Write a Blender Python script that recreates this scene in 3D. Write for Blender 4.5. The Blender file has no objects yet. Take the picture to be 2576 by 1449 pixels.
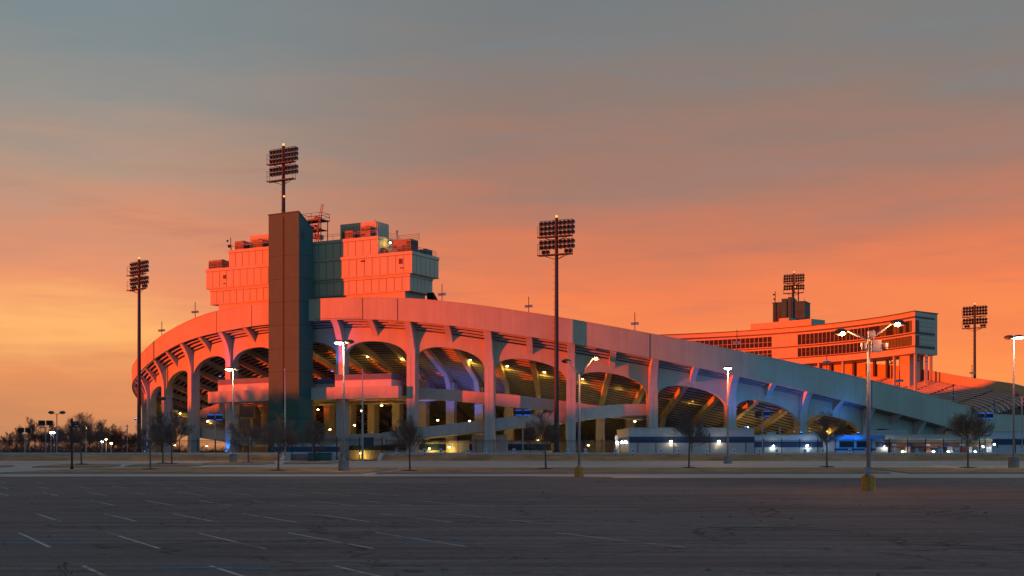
import bpy, math, random
import numpy as np
from mathutils import Vector, Matrix
rnd = random.Random(7)
S = bpy.context.scene
COL = S.collection
R_ = math.radians

# ------------------------------------------------------------------ camera model of the place
F, CX, HY, CAMZ = 3200.0, 1288.0, 1134.0, 2.4
def at(x, y, Y):
    return Vector(((x-CX)/F*Y, Y, CAMZ+(HY-y)*Y/F))
CEN = Vector((13.3, 315.2, 0))            # centre of the stadium
def ss(x): x = min(1, max(0, x)); return x*x*(3-2*x)
def pol(r, p, z=0.0):
    a = R_(p)
    if 46 < p < 101: r = r*(1+.055*ss((p-46)/22)*ss((101-p)/16))     # the low end of the bowl bulges out
    return Vector((CEN.x+r*math.sin(a), CEN.y-r*math.cos(a), z))
def hit(x, r, far=False):
    m = (x-CX)/F
    A, B, D = 1+m*m, -2*(m*CEN.x+CEN.y), CEN.x**2+CEN.y**2-r*r
    d = max(0.0, B*B-4*A*D)**.5
    Y = (-B+(d if far else -d))/2/A
    return Y, math.degrees(math.atan2(m*Y-CEN.x, -(Y-CEN.y)))
def zat(y, Y): return CAMZ+(HY-y)*Y/F
GY = [-400, 130, 152, 185, 190, 215, 260, 6000]
GZ = [0, 0, .3, .9, .95, .7, 1.0, 1.0]
def G(Y): return float(np.interp(Y, GY, GZ))
def depth(y):
    lo, hi = 15.0, 189.0
    for _ in range(50):
        m = (lo+hi)/2
        if HY+(CAMZ-G(m))*F/m > y: lo = m
        else: hi = m
    return lo

# ------------------------------------------------------------------ materials
def lin(c):
    return tuple(((v/255)/12.92 if v/255 <= .04045 else ((v/255+.055)/1.055)**2.4) for v in c)
def newmat(name):
    m = bpy.data.materials.new(name); m.use_nodes = True
    nt = m.node_tree
    return m, nt, nt.nodes['Principled BSDF']
def mat(name, col, rough=.7, var=.15, scale=1.5, bump=0.0, metal=0.0, bscale=None, streak=0.0, spec=.3):
    m, nt, b = newmat(name)
    b.inputs['Roughness'].default_value = rough
    b.inputs['Metallic'].default_value = metal
    b.inputs['Specular IOR Level'].default_value = spec
    tc = nt.nodes.new('ShaderNodeTexCoord')
    n = nt.nodes.new('ShaderNodeTexNoise'); n.inputs['Scale'].default_value = scale
    n.inputs['Detail'].default_value = 8; n.inputs['Roughness'].default_value = .65
    nt.links.new(tc.outputs['Object'], n.inputs['Vector'])
    r = nt.nodes.new('ShaderNodeValToRGB')
    lo = [c*(1-var) for c in col]; hi = [min(1, c*(1+var)) for c in col]
    r.color_ramp.elements[0].position = .3; r.color_ramp.elements[1].position = .7
    r.color_ramp.elements[0].color = (*lo, 1); r.color_ramp.elements[1].color = (*hi, 1)
    nt.links.new(n.outputs['Fac'], r.inputs['Fac'])
    out = r.outputs['Color']
    if streak:
        mp = nt.nodes.new('ShaderNodeMapping'); mp.inputs['Scale'].default_value = (1.3, 1.3, .09)
        nt.links.new(tc.outputs['Object'], mp.inputs['Vector'])
        n2 = nt.nodes.new('ShaderNodeTexNoise'); n2.inputs['Scale'].default_value = 1.0; n2.inputs['Detail'].default_value = 6
        nt.links.new(mp.outputs['Vector'], n2.inputs['Vector'])
        rr = nt.nodes.new('ShaderNodeMapRange'); rr.inputs['From Min'].default_value = .35; rr.inputs['From Max'].default_value = .7
        rr.inputs['To Min'].default_value = 1.0; rr.inputs['To Max'].default_value = 1-streak
        nt.links.new(n2.outputs['Fac'], rr.inputs['Value'])
        mx = nt.nodes.new('ShaderNodeMix'); mx.data_type = 'RGBA'; mx.blend_type = 'MULTIPLY'; mx.inputs['Factor'].default_value = 1
        nt.links.new(out, mx.inputs[6]); nt.links.new(rr.outputs['Result'], mx.inputs[7])
        out = mx.outputs[2]
    nt.links.new(out, b.inputs['Base Color'])
    if bump:
        bp = nt.nodes.new('ShaderNodeBump'); bp.inputs['Strength'].default_value = bump; bp.inputs['Distance'].default_value = .05
        n3 = nt.nodes.new('ShaderNodeTexNoise'); n3.inputs['Scale'].default_value = bscale or scale*6; n3.inputs['Detail'].default_value = 6
        nt.links.new(tc.outputs['Object'], n3.inputs['Vector'])
        nt.links.new(n3.outputs['Fac'], bp.inputs['Height']); nt.links.new(bp.outputs['Normal'], b.inputs['Normal'])
    return m
def emit(name, col, st):
    m, nt, b = newmat(name)
    b.inputs['Base Color'].default_value = (*col, 1)
    b.inputs['Emission Color'].default_value = (*col, 1)
    b.inputs['Emission Strength'].default_value = st
    n = nt.nodes.new('ShaderNodeTexNoise'); n.inputs['Scale'].default_value = 4
    mr = nt.nodes.new('ShaderNodeMapRange'); mr.inputs['To Min'].default_value = st*.85; mr.inputs['To Max'].default_value = st*1.15
    nt.links.new(n.outputs['Fac'], mr.inputs['Value']); nt.links.new(mr.outputs['Result'], b.inputs['Emission Strength'])
    return m
M = {}
M['wall'] = mat('painted_concrete', (.47, .42, .28), .75, .10, .22, .15, bscale=14, streak=.11)
M['wall2'] = mat('column_concrete', (.50, .455, .38), .75, .08, .8, .15, bscale=14, streak=.12)
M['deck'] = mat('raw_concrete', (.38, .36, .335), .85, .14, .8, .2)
M['soffit_shade'] = mat('painted_soffit_shade', (.075, .07, .068), .9, .2, .8)  # shade under and between the deck steps, put into a near-black colour
M['raker'] = mat('beam_concrete', (.34, .32, .29), .8, .12, .7, .15)
M['joint'] = mat('joint_sealant', (.10, .09, .085), .8, .1, 2)
M['panel'] = mat('metal_wall_panel', (.52, .45, .27), .55, .05, .25, .05, streak=.10)
M['seam'] = mat('panel_seam', (.16, .14, .13), .7, .1, 2)
M['brown'] = mat('brown_tower_cladding', (.037, .122, .095), .7, .1, .5, .25, bscale=9)
M['brownseam'] = mat('tower_joint', (.03, .025, .02), .8, .1, 2)
M['bench'] = mat('bench_board', (.46, .43, .40), .6, .1, 1)
M['steel'] = mat('dark_steel', (.035, .045, .05), .6, .15, 2, metal=.1)
M['galv'] = mat('galvanised_steel', (.33, .32, .31), .5, .12, 2, metal=.4)
M['polepaint'] = mat('pale_pole_paint', (.36, .34, .33), .5, .1, 2)
M['lampbody'] = mat('lamp_housing', (.07, .062, .058), .45, .15, 4, metal=.2)
M['reflector'] = mat('lamp_reflector', (.055, .05, .05), .4, .15, 4, metal=.3)
M['iron'] = mat('black_iron', (.022, .022, .024), .5, .15, 3)
M['unit'] = mat('rooftop_unit_steel', (.24, .19, .13), .6, .2, 1.2, .15)
M['unitdark'] = mat('rooftop_unit_louvre', (.06, .05, .045), .6, .2, 2)
M['bluedark'] = mat('navy_paint', (.02, .06, .13), .55, .12, .8)
M['blueband'] = mat('blue_paint', (.10, .16, .26), .6, .1, .6)
M['redline'] = mat('red_paint', (.40, .05, .05), .6, .1, 2)
M['kiosk'] = mat('white_kiosk_board', (.55, .54, .52), .65, .06, .6, streak=.1)
M['kioskblue'] = mat('bright_blue_kiosk_paint', (.07, .22, .45), .5, .1, 1)
M['base'] = mat('pole_base_concrete', (.26, .235, .205), .9, .2, 3, .3)
M['yellow'] = mat('worn_yellow_paint', (.52, .26, .045), .75, .4, 5, .3)
M['bark'] = mat('tree_bark', (.13, .10, .08), .9, .25, 6, .4)
M['twig'] = mat('twig_bark', (.15, .105, .08), .9, .25, 3)
M['kerb'] = mat('kerb_concrete', (.27, .24, .205), .85, .2, 1.2, .2)
M['kerbfoot'] = mat('fence_footing', (.45, .42, .38), .85, .15, .7, .15)
M['signwhite'] = mat('sign_white', (.6, .62, .62), .5, .05, 3)
M['signblue'] = mat('sign_blue', (.02, .09, .30), .5, .05, 3)
M['tarp'] = mat('camera_cover', (.34, .20, .12), .7, .4, 3, .4)
M['win'] = mat('dark_window_glass', (.02, .022, .02), .6, .2, .8, spec=.12)
M['win_reflect'] = mat('painted_pane_reflection', (.11, .125, .035), .6, .25, .4, spec=.2)  # golden reflection in the suite glass, put into the pane colour
M['frame'] = mat('window_frame', (.5, .46, .42), .5, .06, 1)
M['trim'] = mat('dark_trim', (.07, .06, .058), .5, .1, 1)
M['greentank'] = mat('green_enamel', (.03, .14, .12), .5, .15, 1.5)
M['red'] = mat('red_door_paint', (.35, .06, .04), .6, .15, 2)
M['brownfascia'] = mat('brick_fascia', (.22, .13, .10), .8, .2, 3, .2)
M['bulb_o'] = emit('sodium_bulb', (1.0, .50, .14), 40)
M['bulb_w'] = emit('warm_white_bulb', (1.0, .80, .55), 45)
M['bulb_b'] = emit('cool_white_bulb', (.72, .85, 1.0), 40)
M['bulb_y'] = emit('yellow_bulb', (1.0, .66, .22), 22)
M['beacon'] = emit('red_beacon', (1.0, .24, .03), 1.5)
M['bluescreen'] = emit('blue_flood_rim', (.01, .12, .9), .6)
M['blueglow'] = emit('blue_flood_lens', (.02, .2, 1.0), 9)

def ground_mat(name, col, kind):
    m, nt, b = newmat(name)
    b.inputs['Roughness'].default_value = .85; b.inputs['Specular IOR Level'].default_value = .25
    tc = nt.nodes.new('ShaderNodeTexCoord'); L = nt.links.new
    def noise(sc, det=6, mapping=None, rough=.6):
        n = nt.nodes.new('ShaderNodeTexNoise'); n.inputs['Scale'].default_value = sc; n.inputs['Detail'].default_value = det
        n.inputs['Roughness'].default_value = rough
        src = tc.outputs['Object']
        if mapping:
            mp = nt.nodes.new('ShaderNodeMapping'); mp.inputs['Scale'].default_value = mapping[0]; mp.inputs['Rotation'].default_value = (0, 0, mapping[1])
            L(src, mp.inputs['Vector']); src = mp.outputs['Vector']
        L(src, n.inputs['Vector']); return n.outputs['Fac']
    def mr(v, a, c, lo, hi):
        n = nt.nodes.new('ShaderNodeMapRange'); n.inputs['From Min'].default_value = a; n.inputs['From Max'].default_value = c
        n.inputs['To Min'].default_value = lo; n.inputs['To Max'].default_value = hi
        L(v, n.inputs['Value']); return n.outputs['Result']
    def mul(c, v):
        n = nt.nodes.new('ShaderNodeMix'); n.data_type = 'RGBA'; n.blend_type = 'MULTIPLY'; n.inputs['Factor'].default_value = 1
        L(c, n.inputs[6]); L(v, n.inputs[7]); return n.outputs[2]
    def mix(f, a, c):
        n = nt.nodes.new('ShaderNodeMix'); n.data_type = 'RGBA'; L(f, n.inputs['Factor']); L(a, n.inputs[6])
        n.inputs[7].default_value = (*c, 1); return n.outputs[2]
    rgb = nt.nodes.new('ShaderNodeRGB'); rgb.outputs[0].default_value = (*col, 1)
    c = rgb.outputs[0]
    if kind == 'asphalt':
        c = mul(c, mr(noise(.035, 5), .35, .65, .75, 1.25))                       # big worn patches
        c = mul(c, mr(noise(.5, 8, ((.10, 1.6, 1), R_(-7))), .3, .7, .62, 1.38))   # streaks of wheel wear
        c = mul(c, mr(noise(1.0, 6, ((.05, .9, 1), R_(5))), .3, .7, .75, 1.25))
        c = mul(c, mr(noise(1.0, 5, ((.25, 3.5, 1), R_(-12))), .3, .7, .8, 1.2))
        c = mul(c, mr(noise(3.2, 5, None, .75), .3, .7, .66, 1.34))
        c = mul(c, mr(noise(14, 4, None, .7), .3, .7, .7, 1.3))
        f = mr(noise(.05, 4), .54, .68, 0, .5); c = mix(f, c, (.175, .115, .095))    # sandy red stain
        f = mr(noise(.07, 4, ((1, 1, 1), 1.1)), .54, .68, 0, .5); c = mix(f, c, (.085, .115, .115))   # cooler patches
        c = mul(c, mr(noise(.9, 3, ((1, 1, 1), .4), .3), .66, .74, 1, .55))          # oil spots
        v = nt.nodes.new('ShaderNodeTexVoronoi'); v.feature = 'DISTANCE_TO_EDGE'; v.inputs['Scale'].default_value = .11
        wn = nt.nodes.new('ShaderNodeTexNoise'); wn.inputs['Scale'].default_value = .6; wn.inputs['Detail'].default_value = 6
        L(tc.outputs['Object'], wn.inputs['Vector'])
        va = nt.nodes.new('ShaderNodeVectorMath'); va.operation = 'MULTIPLY_ADD'; va.inputs[1].default_value = (3.5, 3.5, 0)
        L(wn.outputs['Color'], va.inputs[0]); L(tc.outputs['Object'], va.inputs[2]); L(va.outputs[0], v.inputs['Vector'])
        c = mul(c, mr(v.outputs['Distance'], 0, .011, .38, 1.0))
        bs = 40
    elif kind == 'grass':
        c = mul(c, mr(noise(.25, 5), .3, .7, .65, 1.35))
        c = mul(c, mr(noise(6, 6), .3, .7, .55, 1.45))
        f = mr(noise(.12, 4), .52, .7, 0, .6); c = mix(f, c, (.10, .085, .03))
        bs = 14
    else:
        c = mul(c, mr(noise(.15, 5, ((.3, 1, 1), 0)), .3, .7, .82, 1.18))
        c = mul(c, mr(noise(1.2, 6, ((.2, 1, 1), 0)), .3, .7, .85, 1.15))
        c = mul(c, mr(noise(20, 4), .3, .7, .85, 1.15))
        bs = 20
    L(c, b.inputs['Base Color'])
    bp = nt.nodes.new('ShaderNodeBump'); bp.inputs['Strength'].default_value = .5 if kind != 'grass' else 1.0
    bp.inputs['Distance'].default_value = .02 if kind != 'grass' else .12
    L(noise(bs, 5), bp.inputs['Height']); L(bp.outputs['Normal'], b.inputs['Normal'])
    return m
M['asphalt'] = ground_mat('old_asphalt', (.124, .110, .105), 'asphalt')
M['road'] = ground_mat('pale_concrete_road', (.47, .38, .31), 'conc')
M['paving'] = ground_mat('plaza_concrete', (.25, .23, .21), 'conc')
M['grass'] = ground_mat('winter_grass', (.43, .245, .115), 'grass')
M['soil'] = ground_mat('far_ground', (.09, .07, .05), 'grass')
M['mulch'] = mat('dark_mulch', (.035, .025, .02), .95, .4, 8, .5)

def paint_mat(name, col, keep):
    m, nt, b = newmat(name); L = nt.links.new
    b.inputs['Base Color'].default_value = (*col, 1); b.inputs['Roughness'].default_value = .8
    tc = nt.nodes.new('ShaderNodeTexCoord')
    n = nt.nodes.new('ShaderNodeTexNoise'); n.inputs['Scale'].default_value = .22; n.inputs['Detail'].default_value = 10; n.inputs['Roughness'].default_value = .78
    L(tc.outputs['Object'], n.inputs['Vector'])
    mr = nt.nodes.new('ShaderNodeMapRange'); mr.inputs['From Min'].default_value = keep; mr.inputs['From Max'].default_value = keep+.16
    mr.inputs['To Max'].default_value = .85
    L(n.outputs['Fac'], mr.inputs['Value'])
    t = nt.nodes.new('ShaderNodeBsdfTransparent'); mx = nt.nodes.new('ShaderNodeMixShader')
    L(mr.outputs['Result'], mx.inputs['Fac']); L(t.outputs[0], mx.inputs[1]); L(b.outputs[0], mx.inputs[2])
    L(mx.outputs[0], nt.nodes['Material Output'].inputs['Surface'])
    return m
M['line'] = paint_mat('worn_line_paint', (.52, .48, .45), .36)
M['faint'] = paint_mat('faded_line_paint', (.30, .28, .27), .47)
M['bluepaint'] = paint_mat('worn_blue_paint', (.03, .26, .42), .46)
M['tyre'] = paint_mat('tyre_rubber', (.05, .047, .046), .42)

# ------------------------------------------------------------------ mesh builder
WL = {}                                    # world location of every root / part (built unrotated)
class MB:
    def __init__(s): s.v = []; s.f = []; s.m = []
    def add(s, vs, fs, mi=0):
        o = len(s.v); s.v += [tuple(v) for v in vs]
        for f in fs: s.f.append([o+i for i in f]); s.m.append(mi)
        return s
    def hexa(s, p, mi=0):
        return s.add(p, [(0, 3, 2, 1), (4, 5, 6, 7), (0, 1, 5, 4), (1, 2, 6, 5), (2, 3, 7, 6), (3, 0, 4, 7)], mi)
    def box(s, x0, x1, y0, y1, z0, z1, mi=0, fr=None):
        q = [(x0, y0), (x1, y0), (x1, y1), (x0, y1)]
        if fr: p = [fr(a, b, z) for z in (z0, z1) for a, b in q]
        else: p = [(a, b, z) for z in (z0, z1) for a, b in q]
        return s.hexa(p, mi)
    def cube(s, c, hx, hy=None, hz=None, mi=0, rz=0.0):
        hy = hx if hy is None else hy; hz = hx if hz is None else hz
        ca, sa = math.cos(rz), math.sin(rz)
        p = []
        for z in (-hz, hz):
            for a, b in ((-hx, -hy), (hx, -hy), (hx, hy), (-hx, hy)):
                p.append((c[0]+a*ca-b*sa, c[1]+a*sa+b*ca, c[2]+z))
        return s.hexa(p, mi)
    def tube(s, pts, r, n=8, mi=0, cap=True):
        pts = [Vector(p) for p in pts]
        rs = r if isinstance(r, (list, tuple)) else [r]*len(pts)
        o = len(s.v)
        for i, p in enumerate(pts):
            d = (pts[min(i+1, len(pts)-1)]-pts[max(i-1, 0)]).normalized()
            up = Vector((0, 0, 1)) if abs(d.z) < .95 else Vector((1, 0, 0))
            a = d.cross(up).normalized(); b = a.cross(d)
            for k in range(n):
                t = 2*math.pi*k/n
                s.v.append(tuple(p+(a*math.cos(t)+b*math.sin(t))*rs[i]))
        for i in range(len(pts)-1):
            for k in range(n):
                k2 = (k+1) % n
                s.f.append([o+i*n+k, o+i*n+k2, o+(i+1)*n+k2, o+(i+1)*n+k]); s.m.append(mi)
        if cap:
            s.f.append([o+k for k in range(n)][::-1]); s.m.append(mi)
            e = o+(len(pts)-1)*n
            s.f.append([e+k for k in range(n)]); s.m.append(mi)
        return s
    def ball(s, c, r, n=10, k=6, sz=1.0, mi=0, z0=-1.0, z1=1.0):
        rows = []
        for i in range(k+1):
            t = z0+(z1-z0)*i/k
            rows.append((math.sqrt(max(0, 1-t*t)), t))
        o = len(s.v)
        for rr, t in rows:
            for j in range(n):
                a = 2*math.pi*j/n
                s.v.append((c[0]+r*rr*math.cos(a), c[1]+r*rr*math.sin(a), c[2]+r*t*sz))
        for i in range(k):
            for j in range(n):
                j2 = (j+1) % n
                s.f.append([o+i*n+j, o+i*n+j2, o+(i+1)*n+j2, o+(i+1)*n+j]); s.m.append(mi)
        for e in (0, k):
            if rows[e][0] > .05: s.f.append([o+e*n+j for j in range(n)]); s.m.append(mi)
        return s
    def prism(s, poly, fn, t0, t1, mi=0):
        n = len(poly)
        vs = [fn(a, b, t) for t in (t0, t1) for a, b in poly]
        fs = [tuple(range(n))[::-1], tuple(range(n, 2*n))]+[(i, (i+1) % n, n+(i+1) % n, n+i) for i in range(n)]
        return s.add(vs, fs, mi)
    def arcbox(s, r0, r1, p0, p1, z0, z1, step=1.0, mi=0):
        """closed curved box; z0 / z1 are numbers or functions of the angle"""
        n = max(1, int(math.ceil(abs(p1-p0)/step)))
        f0 = z0 if callable(z0) else (lambda p: z0); f1 = z1 if callable(z1) else (lambda p: z1)
        vs = []
        for i in range(n+1):
            p = p0+(p1-p0)*i/n
            vs += [pol(r1, p, f0(p)), pol(r0, p, f0(p)), pol(r0, p, f1(p)), pol(r1, p, f1(p))]
        fs = []
        for i in range(n):
            a, b = 4*i, 4*i+4
            for k in range(4):
                k2 = (k+1) % 4
                fs.append((a+k, b+k, b+k2, a+k2))
        fs += [(0, 1, 2, 3), (4*n+3, 4*n+2, 4*n+1, 4*n)]
        return s.add(vs, fs, mi)
    def build(s, name, mats, parent=None, smooth=False, **props):
        me = bpy.data.meshes.new(name)
        off = WL.get(parent.name, Vector((0, 0, 0))) if parent else Vector((0, 0, 0))
        me.from_pydata([(v[0]-off.x, v[1]-off.y, v[2]-off.z) for v in s.v], [], s.f)
        for m in (mats if isinstance(mats, (list, tuple)) else [mats]): me.materials.append(m)
        if isinstance(mats, (list, tuple)) and len(mats) > 1: me.polygons.foreach_set('material_index', s.m)
        if smooth: me.polygons.foreach_set('use_smooth', [True]*len(me.polygons))
        me.update()
        o = bpy.data.objects.new(name, me); COL.objects.link(o)
        if parent: o.parent = parent
        WL[o.name] = off
        for k, v in props.items(): o[k] = v
        return o
def thing(name, label, cat, loc, group=None):
    o = bpy.data.objects.new(name, None); COL.objects.link(o)
    o.empty_display_size = .5
    o.location = loc; o['label'] = label; o['category'] = cat
    if group: o['group'] = group
    WL[o.name] = Vector(loc)
    return o
def tag(o, label, cat, group=None):
    o['label'] = label; o['category'] = cat
    if group: o['group'] = group
    return o
def kids(o): return [c for c in bpy.data.objects if c.parent == o]
def dup(o, loc=None, rz=None, sc=None, label=None, parent=None):
    c = o.copy(); COL.objects.link(c)
    if parent: c.parent = parent
    if loc is not None: c.location = loc
    if rz is not None: c.rotation_euler = (0, 0, rz)
    if sc is not None: c.scale = sc if not isinstance(sc, (int, float)) else (sc, sc, sc)
    if label: c['label'] = label
    for k in kids(o): dup(k, parent=c)
    return c
def light(name, kind, loc, energy, col, parent=None, size=.15, rot=None, **kw):
    l = bpy.data.lights.new(name, kind); l.energy = energy*(1 if kind == 'SUN' else .47); l.color = col
    if kind != 'SUN': l.shadow_soft_size = size
    for k, v in kw.items(): setattr(l, k, v)
    o = bpy.data.objects.new(name, l); COL.objects.link(o)
    off = WL.get(parent.name, Vector((0, 0, 0))) if parent else Vector((0, 0, 0))
    o.location = Vector(loc)-off
    if parent: o.parent = parent
    if rot is not None: o.rotation_euler = rot
    return o
def aim(d): return Vector(d).to_track_quat('-Z', 'Y').to_euler()
def frame(o, ux):
    ux = Vector((ux[0], ux[1], 0)).normalized(); uy = Vector((-ux.y, ux.x, 0)); o = Vector(o)
    return lambda a, b, z: (o.x+ux.x*a+uy.x*b, o.y+ux.y*a+uy.y*b, z)
ORD = ['first', 'second', 'third', 'fourth', 'fifth', 'sixth', 'seventh', 'eighth', 'ninth', 'tenth', 'eleventh', 'twelfth',
       'thirteenth', 'fourteenth', 'fifteenth', 'sixteenth', 'seventeenth', 'eighteenth', 'nineteenth', 'twentieth', 'twenty-first',
       'twenty-second', 'twenty-third', 'twenty-fourth', 'twenty-fifth', 'twenty-sixth', 'twenty-seventh', 'twenty-eighth']

# ------------------------------------------------------------------ ground
def strip(name, m, ys, x0, x1, dz, nx=1):
    b = MB()
    for i in range(len(ys)-1):
        for k in range(nx):
            a, c = x0+(x1-x0)*k/nx, x0+(x1-x0)*(k+1)/nx
            b.add([(a, ys[i], G(ys[i])+dz), (c, ys[i], G(ys[i])+dz), (c, ys[i+1], G(ys[i+1])+dz), (a, ys[i+1], G(ys[i+1])+dz)], [(0, 1, 2, 3)])
    return b.build(name, m, kind='structure')
strip('ground', M['soil'], [-400, 130, 152, 185, 190, 215, 260, 6000], -4000, 4000, -.03)
strip('parking_lot', M['asphalt'], [-60, 112.5], -160, 160, 0)
strip('pavement', M['road'], [112.5, 130.5], -160, 160, .004)
strip('road', M['road'], [130.5, 152, 185, 187], -160, 160, .008)
# asphalt patch edge that runs into the pale strip
MB().add([(-90, 112.4, .012), (9, 112.4, .012), (9, 116.5, .012), (1.5, 119.5, .012), (-90, 116, .012)], [(0, 1, 2, 3, 4)]).build('asphalt_patch', M['asphalt'], kind='structure')

def slab(poly, dz, h, kname, top, inset=.18):
    """raised island: kerb ring + grass top"""
    n = len(poly)
    cx = sum(p[0] for p in poly)/n; cy = sum(p[1] for p in poly)/n
    b = MB()
    vs = [(x, y, G(y)+dz) for x, y in poly]+[(x, y, G(y)+h) for x, y in poly]
    ins = []
    for i, (x, y) in enumerate(poly):
        d = Vector((cx-x, cy-y)); L = d.length
        ins.append((x+(inset if x < cx-.3 else -inset if x > cx+.3 else 0), y+(inset if y < cy else -inset)))
    vs += [(x, y, G(y)+h) for x, y in ins]+[(x, y, G(y)+h-.03) for x, y in ins]
    fs = []
    for i in range(n):
        j = (i+1) % n
        fs += [(i, j, n+j, n+i), (n+i, n+j, 2*n+j, 2*n+i), (2*n+i, 2*n+j, 3*n+j, 3*n+i)]
    b.add(vs, fs); b.build('kerb', M['kerb'], kind='structure')
    t = MB().add([(x, y, G(y)+h-.02) for x, y in ins], [tuple(range(n))])
    t.build('grass_strip', top, kind='structure')
def isl(xl, xr, nose_l=4.0, nose_r=.6):
    ys = [131, 138, 145, 150]
    poly = [(xl, 131), (xr, 131), (xr+nose_r, 135), (xr+nose_r+1.0, 141), (xr+nose_r+1.6, 150), (xl+nose_l*2.2, 150), (xl+nose_l, 143), (xl+nose_l*.4, 136)]
    slab(poly, 0, .15, 'kerb', M['grass'])
isl(-53, -15.6, 3.2)
isl(-14.0, 39.0, .6, .6)
isl(41.0, 110, .6, 2)
def isl2(x0, x1, ya, yb):
    Ya, Yb = depth(ya), depth(yb); m = (Ya+Yb)/2
    X = lambda x, Y: (x-CX)/F*Y
    poly = [(X(x0, m)+.6, Ya), (X(x1, m)-.6, Ya), (X(x1, m), m), (X(x1, m)-1.2, Yb), (X(x0, m)+1.2, Yb), (X(x0, m), m)]
    slab(poly, 0, .15, 'kerb', M['grass'])
for a in ((-60, 34, 1177, 1173), (108, 296, 1177, 1170.5), (333, 512, 1174.5, 1168.5), (515, 692, 1169.5, 1163.5), (717, 852, 1167.5, 1162.5)):
    isl2(*a)

# berm in front of the fence, open at the service gate
def berm(x0, x1):
    b = MB(); n = 40
    prof = [(186.3, .90), (187.2, 1.02), (189, 1.42), (191, 1.76), (192.6, 1.86), (193.6, 1.88)]
    for k in range(n):
        a, c = x0+(x1-x0)*k/n, x0+(x1-x0)*(k+1)/n
        for i in range(len(prof)-1):
            j = lambda x, i: .04*math.sin(x*.9+i*2)+.03*math.sin(x*.37) if 0 < i < 4 else 0
            (y0, z0), (y1, z1) = prof[i], prof[i+1]
            b.add([(a, y0, z0+j(a, i)), (c, y0, z0+j(c, i)), (c, y1, z1+j(c, i+1)), (a, y1, z1+j(a, i+1))], [(0, 1, 2, 3)])
    b.build('berm', M['grass'], smooth=True, kind='structure')
GX0, GX1 = -33.6, -19.8
berm(-150, GX0-.5); berm(GX1+.5, 150)
b = MB(); b.box(-220, GX0, 193.6, 330, .3, 1.9); b.box(GX1, 220, 193.6, 330, .3, 1.9); b.build('plaza', M['paving'], kind='structure')
b = MB(); b.box(-150, GX0-.6, 193.2, 193.58, 1.6, 2.14); b.box(GX1+.6, 150, 193.2, 193.58, 1.6, 2.14)
b.build('kerb', M['kerbfoot'], kind='structure')
def retain(x0, x1, lab):
    b = MB()
    b.prism([(187.0, .8), (187.0, 1.35 if 0 else 1.15), (190.5, 2.1), (194, 2.1), (194, .8)], lambda a, z, t: (t, a, z), x0, x1)
    tag(b.build('retaining_wall', M['kerbfoot']), lab, 'wall')
retain(GX0-.55, GX0, 'low pale retaining wall at the left side of the service gate')
retain(GX1, GX1+.55, 'low pale wedge-shaped retaining wall at the right side of the service gate')

# ------------------------------------------------------------------ parking lines, paint and skid marks
b = MB(); bf_ = MB(); bl = MB()
def line(x0, y0, x1, y1, w, z, mb):
    d = Vector((x1-x0, y1-y0)).normalized(); n = Vector((-d.y, d.x))*w/2
    k = max(1, int(math.hypot(x1-x0, y1-y0)/1.5))
    mb.add([(x0+n.x, y0+n.y, z), (x1+n.x, y1+n.y, z), (x1-n.x, y1-n.y, z), (x0-n.x, y0-n.y, z)], [(0, 1, 2, 3)])
rows = [(16.0, -.6), (26.5, -6.3), (37.2, -9.2), (48.5, -12.9), (61.0, -17.6), (73.5, -22.0), (86, -27.0), (99, -32)]
for Y0, X0 in rows:
    for k in range(-16, 30):
        x = X0+2.62*k+rnd.uniform(-.05, .05)
        if abs(x) > Y0*.47+4: continue
        if rnd.random() < (.10 if x < -2 else .38): continue
        L = rnd.uniform(.85, 1.0)
        line(x, Y0, x+3.25*L, Y0-6.2*L, .10, .006, b if x < 1-.12*(Y0-26)+rnd.uniform(-2, 2) else bf_)
line(-30, 33.6, 3, 33.0, .05, .0062, b)
b.build('parking_lines', M['line'], kind='structure'); bf_.build('faded_lines', M['faint'], kind='structure')
for px, py, w in ((73, 1358, 1.4), (310, 1303, 1.4), (190, 1269, 1.2), (990, 1301, 1.0), (1058, 1362, 1.3), (740, 1264, .9), (550, 1240, .9), (2395, 1297, .8), (1870, 1352, 1.2), (950, 1235, .8), (1560, 1261, .7), (530, 1427, 1.2)):
    Y = 7680/(py-HY); X = (px-CX)/F*Y
    for q in range(3):
        line(X-w+rnd.uniform(-.3, .3), Y+rnd.uniform(-.5, .5), X+w+rnd.uniform(-.3, .3), Y+rnd.uniform(-.5, .5), .16, .0075+q*.0004, bl)
bl.build('paint_marks', M['bluepaint'], kind='structure')
tm = MB()
def skid(pts, w=.22):
    P = [Vector(p) for p in pts]; out = []
    for i in range(len(P)-1):
        p0, p1, p2, p3 = P[max(i-1, 0)], P[i], P[i+1], P[min(i+2, len(P)-1)]
        for t in [j/10 for j in range(10)]:
            out.append(.5*((2*p1)+(p2-p0)*t+(2*p0-5*p1+4*p2-p3)*t*t+(3*p1-p0-3*p2+p3)*t**3))
    out.append(P[-1]); vs = []; z = .0095+.0003*(len(tm.f) % 9)
    for i, p in enumerate(out):
        d = (out[min(i+1, len(out)-1)]-out[max(i-1, 0)]); n = Vector((-d.y, d.x)).normalized()*w/2
        vs += [(p.x+n.x, p.y+n.y, z), (p.x-n.x, p.y-n.y, z)]
    tm.add(vs, [(2*i, 2*i+1, 2*i+3, 2*i+2) for i in range(len(out)-1)])
def gp(px, py):
    Y = 7680/(py-HY); return ((px-CX)/F*Y, Y)
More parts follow.
